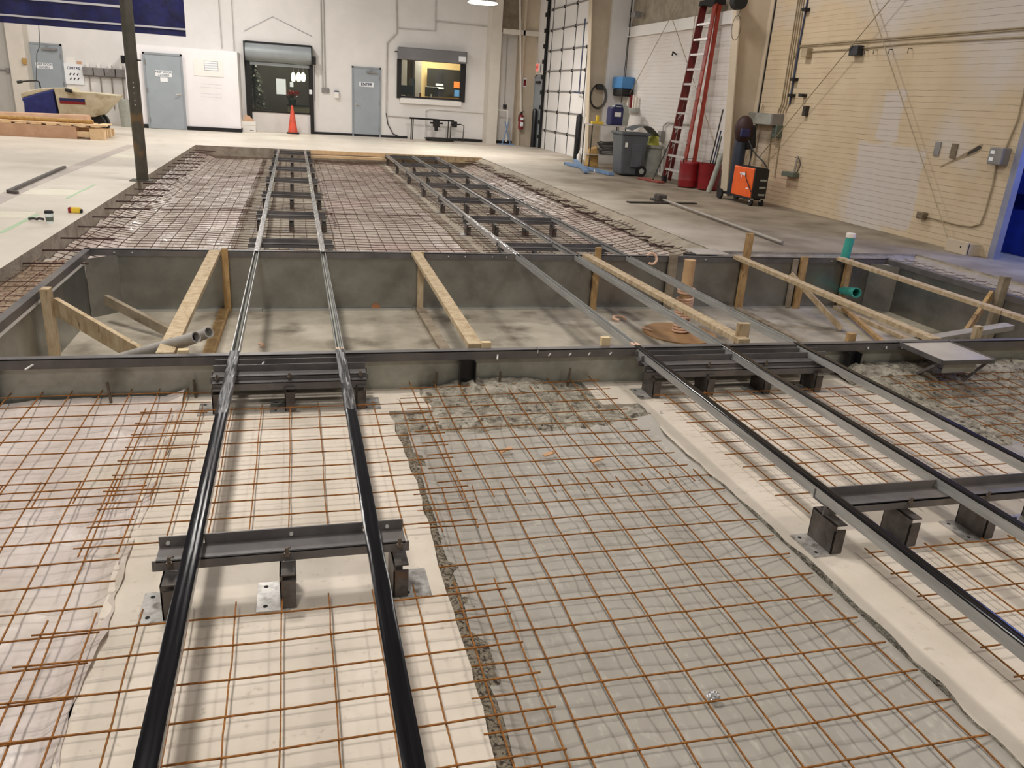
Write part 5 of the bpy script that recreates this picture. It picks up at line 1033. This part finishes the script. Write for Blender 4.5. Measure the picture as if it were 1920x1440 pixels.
run('conduit from the wall box down and left to the floor-level outlet',[(1925,150),(1908,225),(1884,282)],.011,'conduit_tan',plane='x',X=8.235)
run('bent conduit below the wall box by the doorway',[(1869,305),(1860,350),(1846,400),(1838,420),(1822,425),(1795,421),(1728,404)],.011,'conduit_tan',plane='x',X=8.235)
a=ow(1875,293,8.2); t_=thing('outlet_box','grey double outlet box beside the blue doorway','outlet',(8.2,a.y,a.z)); obj('case',MB().box(8.12,8.25,a.y-.1,a.y+.1,a.z-.1,a.z+.1),'grey_box',t_,bevel=.01); obj('socket',MB().box(8.115,8.12,a.y+.01,a.y+.07,a.z+.02,a.z+.06).box(8.115,8.12,a.y+.01,a.y+.07,a.z-.06,a.z-.02),'sign_white',t_)
a=ow(1728,404,8.2); solo('outlet_box','small rusty outlet at the left end of the low bent conduit','outlet',MB().box(8.16,8.25,a.y-.06,a.y+.06,a.z-.045,a.z+.045),'old_metal',bevel=.01)
a=ow(1485,326,8.2); t_=thing('old_fixture','old taped fixture with loose wire on the brick wall right of the welder','fixture',(8.18,a.y,a.z-.06)); obj('base_block',MB().box(8.12,8.25,a.y-.14,a.y+.2,a.z-.05,a.z+.03),'hose_green',t_,bevel=.01); obj('stem',MB().tube([(8.2,a.y-.05,a.z),(8.2,a.y-.08,a.z+.3)],.02,6),'conduit',t_); obj('loop_wire',MB().tube([(8.2,a.y-.05+.14*math.cos(k*.4),a.z+.15+.13*math.sin(k*.4)) for k in range(3,13)],.007,5),'hose',t_)
run('thin pipe down the brick wall to behind the welder, left one',[(1446,250),(1437,330)],.011,'conduit_tan',plane='x',X=8.235)
run('thin pipe down the brick wall to behind the welder, right one',[(1466,235),(1452,332)],.011,'conduit_tan',plane='x',X=8.235)
t_=thing('base_bracket','cream steel anchor bracket on the floor at the brick wall','bracket',(8.1,7.98,0)); a=onz(1797,478,0); obj('plate',MB().box(8.03,8.07,8.0,8.35,0,.16),'column_tan',t_,bevel=.006); obj('gusset',MB().box(8.05,8.25,8.0,8.03,0,.14),'column_tan',t_); obj('bolt_hole',MB().tube([(8.028,8.1,.09),(8.03,8.1,.09)],.012,8),'hole_dark',t_)
# smear, patch marks on the brick wall
a,q=ow(1763,313,8.249),ow(1842,276,8.249); b=MB(); pts=[]
for i in range(13):
    u=i/12; c_=a+(q-a)*u; w=.012+.05*u**1.6*(1 if u<.9 else 1-(u-.9)*6); pts.append((c_,w))
for i in range(12):
    (k1,v1),(k2,v2)=pts[i],pts[i+1]; b.add([(8.2485,k1.y,k1.z-v1),(8.2485,k2.y,k2.z-v2),(8.2485,k2.y,k2.z+v2),(8.2485,k1.y,k1.z+v1)],[(0,1,2,3)])
MAT['smear_soft']=mat('smear_soft',(120,104,82),(176,156,126),9,.85,lo=.3,hi=.7)
t_=solo('scorch_mark','black diagonal scorch smear on the brick wall near the doorway','mark',b,'smear_soft'); b=MB(); m0=a+(q-a)*.66; b.add([(8.248,m0.y,m0.z-.015),(8.248,q.y+.06,q.z-.05),(8.248,q.y,q.z-.005),(8.248,q.y+.05,q.z+.02),(8.248,m0.y,m0.z+.02)],[(0,1,2,3,4)]); obj('dark_core',b,'smear',t_)
# cables on column top
a=ony(1385,3,13.6); t_=thing('cable_reel','dark round reel with dangling wire loop high on the tan column','reel',(a.x,13.6,a.z)); obj('drum',MB().tube([(a.x,13.52,a.z),(a.x,13.68,a.z)],.13,18),'black',t_,smooth=True)
obj('wire_loop',MB().tube([(a.x+.05,13.55,a.z-.1)]+[(a.x+.0+.085*math.sin(k*.45),13.55,a.z-.42+.2*math.cos(k*.45)) for k in range(0,15)],.005,5),'hose',t_,smooth=True)
# ------------------------------------------------------------------ left-hand side things
px_t,px_b=ony(239,0,13.1),onz(269,337,0)
X0,Y0=-2.2,13.0
t_=thing('steel_post','thick dark grey steel post standing at the left slab edge','post',(X0,Y0,0))
obj('shaft',MB().lathe(X0,Y0,[(0,.01),(.083,.01),(.083,4.2),(0,4.2)],24),'pole',t_,smooth=True); obj('base_plate',MB().box(X0-.16,X0+.14,Y0-.14,Y0+.14,-.0,.012),'pole',t_)
for dx,z,hh in ((-.1,1.68,.07),(.095,1.67,.012)): obj('clip',MB().box(X0+dx-.03,X0+dx+.03,Y0-.03,Y0+.03,z-hh,z+hh*.5),'black',t_)
for z in (1.36,1.3,1.22,1.12,1.06): obj('screw',MB().lathe(X0+.01,Y0-.083,[(0,0),(.008,.0),(.008,.006),(0,.01)],8,cz=z),'stud_white',t_)
a=onz(94,418); t_=thing('coffee_cup','paper coffee cup with black lid on the left slab','cup',(a.x,a.y,0)); obj('body',MB().lathe(a.x,a.y,[(0,0),(.03,0),(.04,.1),(0,.1)],18),'paper',t_,smooth=True); obj('lid',MB().lathe(a.x,a.y,[(.043,.1),(.043,.115),(.036,.125),(0,.125)],18),'black',t_,smooth=True); obj('printed_mark',MB().lathe(a.x,a.y,[(.0335,.02),(.0375,.065)],18),'hose_green',t_)
a=onz(141,399); t_=thing('tape_measure','yellow tape measure near the slab edge','tape measure',(a.x,a.y,0)); obj('case',MB().box(a.x-.04,a.x+.06,a.y-.03,a.y+.03,0,.06),'yellow',t_,bevel=.012); obj('grip',MB().box(a.x-.065,a.x-.03,a.y-.031,a.y+.031,0,.06),'red',t_,bevel=.01); obj('tip',MB().box(a.x+.05,a.x+.075,a.y-.028,a.y+.028,.0,.04),'black',t_,bevel=.006)
a=onz(70,414); t_=thing('safety_glasses','clear safety glasses lying beside the coffee cup','glasses',(a.x,a.y,0)); obj('lenses',MB().tube([(a.x-.07,a.y-.02,.02),(a.x-.03,a.y-.03,.03),(a.x,a.y-.02,.02),(a.x+.03,a.y-.03,.03),(a.x+.07,a.y-.02,.02)],.014,6),'hose',t_,smooth=True); obj('temples',MB().tube([(a.x-.07,a.y-.02,.02),(a.x-.05,a.y+.08,.006)],.005,5).tube([(a.x+.07,a.y-.02,.02),(a.x+.1,a.y+.07,.006)],.005,5),'alu',t_)
a,q=onz(16,359,.02),onz(121,313,.02); b=MB().beam(a,q,.05,.04); b.beam(a+Vector((0,0,0)),a+Vector((.12,-.08,0)),.05,.03); solo('steel_angle','bent grey steel bar lying on the left slab','steel bar',b,'steel_stand',bevel=.004)
# painted patches and green lines on slab
for k,(x,y,w,h,c_) in enumerate(((88,360,.8,.55,'patch'),(10,402,.5,.4,'patch'),(235,293,.6,.8,'patch'))):
    a=onz(x,y); solo('floor_patch',['cream paint patch on the slab above the coffee cup','cream paint patch at the left picture edge','cream paint patch beside the steel post'][k],'paint mark',MB().box(a.x-w/2,a.x+w/2,a.y-h/2,a.y+h/2,.0,.0015),c_)
b=MB().beam(onz(0,437,.001),onz(70,402,.001),.05,.002); solo('paint_line','faint green paint line left of the coffee cup','paint line',b,'green_line')
b=MB().beam(onz(125,372,.001),onz(178,346,.001),.04,.002); solo('paint_line','faint green paint line left of the steel post foot','paint line',b,'green_line')
b=MB()
pa=[onz(-20,382),onz(60,345),onz(150,310),onz(248,272)]
for i in range(3): b.beam(pa[i]+Vector((0,0,.001)),pa[i+1]+Vector((0,0,.001)),.22,.002)
solo('tyre_mark','long grey scuff streak across the left slab','scuff mark',b,'scuff')
# power buggy
Yg=22.3
def gp(x,y,Y=Yg): a=ony(x,y,Y); return (a.x,a.z)
t_=thing('power_buggy','blue and dirty cream concrete buggy behind the cardboard stack','power buggy',(-5.4,22.6,0))
def pz_(*p): return [gp(0+x/8.727,120+y/8.727) for x,y in p]
body=pz_((345,565),(640,470),(860,415),(950,885),(405,875),(385,640)); obj('engine_cover',MB().prism(body,'y',Yg,Yg+.75),'buggy_blue',t_,bevel=.03)
top=pz_((345,560),(330,480),(420,440),(640,400),(870,385),(860,418),(640,472)); obj('deck',MB().prism(top,'y',Yg+.02,Yg+.73),'buggy_tub',t_,bevel=.02)
tub=pz_((890,405),(1070,380),(1130,382),(1200,450),(1500,470),(1915,515),(1900,560),(1780,680),(1640,830),(1560,865),(1010,872),(990,860)); obj('tub',MB().prism(tub,'y',Yg-.05,Yg+.8),'buggy_tub',t_,bevel=.05)
x0,z0=gp(990/8.727,120+645/8.727); x1,z1=gp(1395/8.727,120+575/8.727); obj('side_sticker',MB().box(x0,x1,Yg-.056,Yg-.051,z0,z1-.03),'red',t_); obj('side_sticker',MB().box(x0,x1,Yg-.058,Yg-.0565,(z0+z1)/2,z1),'navy_plastic',t_)
hz=gp(1140/8.727,120+425/8.727); obj('lip_hole',MB().tube([(hz[0]-.08,Yg-.06,hz[1]),(hz[0]+.06,Yg-.06,hz[1]-.03)],.04,8),'black',t_)
hp=[ony(x/8.727,120+y/8.727,Yg+.3) for x,y in ((280,300),(380,285),(480,275),(600,272),(640,290),(670,420))]; obj('handlebar',MB().tube(hp,.02,6).tube([hp[0],hp[0]+(hp[1]-hp[0])*.8],.035,8),'hose',t_)
for x in (1560,): a=ony(x/8.727,120+940/8.727,Yg+.2); obj('front_wheel',MB().tube([(a.x,Yg+.05,.25),(a.x,Yg+.25,.25)],.25,22),'black',t_,bevel=.02); obj('front_wheel',MB().tube([(a.x,Yg+.5,.25),(a.x,Yg+.7,.25)],.25,22),'black',t_,bevel=.02)
a=ony(700/8.727,120+940/8.727,Yg+.2); obj('rear_wheel',MB().tube([(a.x,Yg+.2,.2),(a.x,Yg+.5,.2)],.2,18),'black',t_)
# cord hanging in front
run('thin dark cable dangling from above in front of the left door',[(60,-5),(72,42),(75,85),(69,100),(68,152)],.008,'hose',Y=20.5)
# cardboard stack
Yc=20.55
def cx(x,Y=Yc): return ony(x,250,Y).x
t_=thing('long_carton','long tan flat cardboard carton at the front of the stack','cardboard box',(-5.5,Yc,0)); xa_=ony(-30,245,Yc).x; xb_=ony(143,252,Yc).x; obj('carton',MB().box(xa_,xb_,Yc,Yc+.3,0,.27),'cardboard',t_)
t_=thing('timber_pallet','pine pallet with broken end under the cardboard tube','pallet',(-5,Yc+.7,0)); xb2=ony(198,258,Yc+.1).x
for k in range(3): obj('runner',MB().box(xa_,xb2,Yc+.32+.38*k,Yc+.4+.38*k,.03,.2),'pine',t_)
obj('runner',MB().box(xb_,xb2-.1,Yc+.05,Yc+.15,.05,.17),'pine',t_)
for k in range(8): x_=xa_+(xb2-xa_)*(k+.1)/8; obj('deck_board',MB().box(x_,x_+.2,Yc+.02,Yc+1.3,.275,.3),'pine',t_)
obj('end_block',MB().box(xb2-.3,xb2,Yc,Yc+.2,0,.24),'pine',t_)
solo('plank','long pine plank lying on top of the pallet','plank',MB().beam((xa_,Yc+.2,.32),(ony(202,240,Yc+.2).x,Yc+.15,.31),.2,.03),'pine')
solo('brown_carton','flattened brown carton on the stack under the blue machine','cardboard box',MB().hull8([(xa_,Yc+.4,.34),(ony(165,235,Yc+.4).x,Yc+.4,.34),(ony(165,235,Yc+.4).x,Yc+.9,.34),(xa_,Yc+.9,.34)],[(xa_,Yc+.5,.47),(ony(160,228,Yc+.4).x,Yc+.5,.5),(ony(160,228,Yc+.4).x,Yc+.9,.5),(xa_,Yc+.9,.47)]),'cardboard')
solo('cardboard_tube','long brown paper roll lying along the top of the stack','paper roll',MB().tube([(xa_,Yc+.32,.385),(ony(176,238,Yc+.3).x,Yc+.3,.375)],.045,12),'tan_bag',smooth=True)
# banner / blue canopy
Yn=14.0
a=ony(349,69,Yn); x1_=a.x; z1_=a.z; zt_=z1_+1.6
def bf(u,v): return (x1_-6+6*u,Yn+.03*math.sin(u*60)*(1-.6*u)+.0*v+.02*nz(u*20,v*4,1),z1_+1.6*v)
t_=thing('tarpaulin_curtain','navy blue curtain tarpaulin with pale stripes hanging at upper left','tarpaulin',((x1_-3),Yn,z1_))
obj('cloth',MB().grid(bf,140,6),'navy',t_,smooth=True)
for za,zb,xe in ((.09,.115,6.0),(.33,.36,5.2)):
    obj('stripe',MB().grid(lambda u,v,za=za,zb=zb,xe=xe:(x1_-6+xe*u,bf(u*xe/6,0)[1]-.012,z1_+za+(zb-za)*v),140,1),'stripe',t_)
# high-bay lamp seen at the top
a=ray(905,6); c_=CAM+a*20
t_=thing('high_bay_lamp','round glowing high-bay lamp at the top edge before the white column','ceiling lamp',tuple(c_)); obj('lens',MB().lathe(c_.x,c_.y,[(0,-.03),(.36,-.01),(.38,.0),(.37,.03),(0,.03)],30,cz=c_.z),'lamp_glow',t_,smooth=True); obj('housing',MB().lathe(c_.x,c_.y,[(.38,.02),(.3,.12),(.12,.25),(.1,.4),(0,.42)],24,cz=c_.z),'alu',t_,smooth=True); obj('stem',MB().tube([(c_.x,c_.y,c_.z+.4),(c_.x,c_.y,6.2)],.012,6),'hose',t_)
# ------------------------------------------------------------------ light
def area(name,loc,size,power,col=(1,.962,.915),target=None,shape='DISK',sy=None):
    l=bpy.data.lights.new(name,'AREA'); l.shape=shape; l.size=size; l.energy=power; l.color=col
    if sy: l.shape='RECTANGLE'; l.size_y=sy
    o=bpy.data.objects.new(name,l); COL.objects.link(o); o.location=loc
    if target is not None: o.rotation_euler=(Vector(target)-Vector(loc)).to_track_quat('-Z','Y').to_euler()
    return o
P1=155
for x,y in ((-1.1,-1.5),(-1.2,5.5),(-1.2,12.5),(-1.2,19.5),(-7.5,5.5),(-7.5,14),(-7.5,21),(4.9,12.5),(5.0,-1.5)): area('high_bay_and_fill',(x,y,5.6),.75,P1)
area('high_bay_and_fill',(5.0,5.5,5.8),.75,P1*.45)
area('high_bay_and_fill',(-1.2,4.4,5.4),.6,P1*.6)  # added lamp doubling its neighbour to strengthen the rail shadows
area('high_bay_and_fill',(c_.x,c_.y,c_.z-.06),.7,P1*.9)
area('high_bay_and_fill',(-1.5,23.5,5.6),.7,P1*1.3)
area('high_bay_and_fill',(-5.5,24.,5.6),.7,P1*.45)
area('desk_room_fill',(w2[0]+1.6,29.3,3.05),1.2,150,(1,.88,.7))
area('desk_room_fill',(w1[0]+.9,29.3,3.0),.8,170,(1,.88,.7))  # unseen fill, added to brighten the dark room behind the left window
area('blue_room_light',(9.3,6.2,2.7),1.0,70,(.22,.32,1),(7.4,7.2,0))
area('blue_room_light',(9.0,7.2,2.6),.8,60,(.12,.3,1),(11,8.6,.6))  # second light, added to brighten the inside of the blue room
w=bpy.data.worlds.new('world'); SC.world=w; w.use_nodes=True; bg=w.node_tree.nodes['Background']; bg.inputs[0].default_value=(1,.965,.93,1); bg.inputs[1].default_value=.2
SC.view_settings.view_transform='Standard'; SC.view_settings.look='None'; SC.view_settings.gamma=1; SC.view_settings.exposure=0; SC.view_settings.use_curve_mapping=False
SC.cycles.max_bounces=6; SC.cycles.use_denoising=True
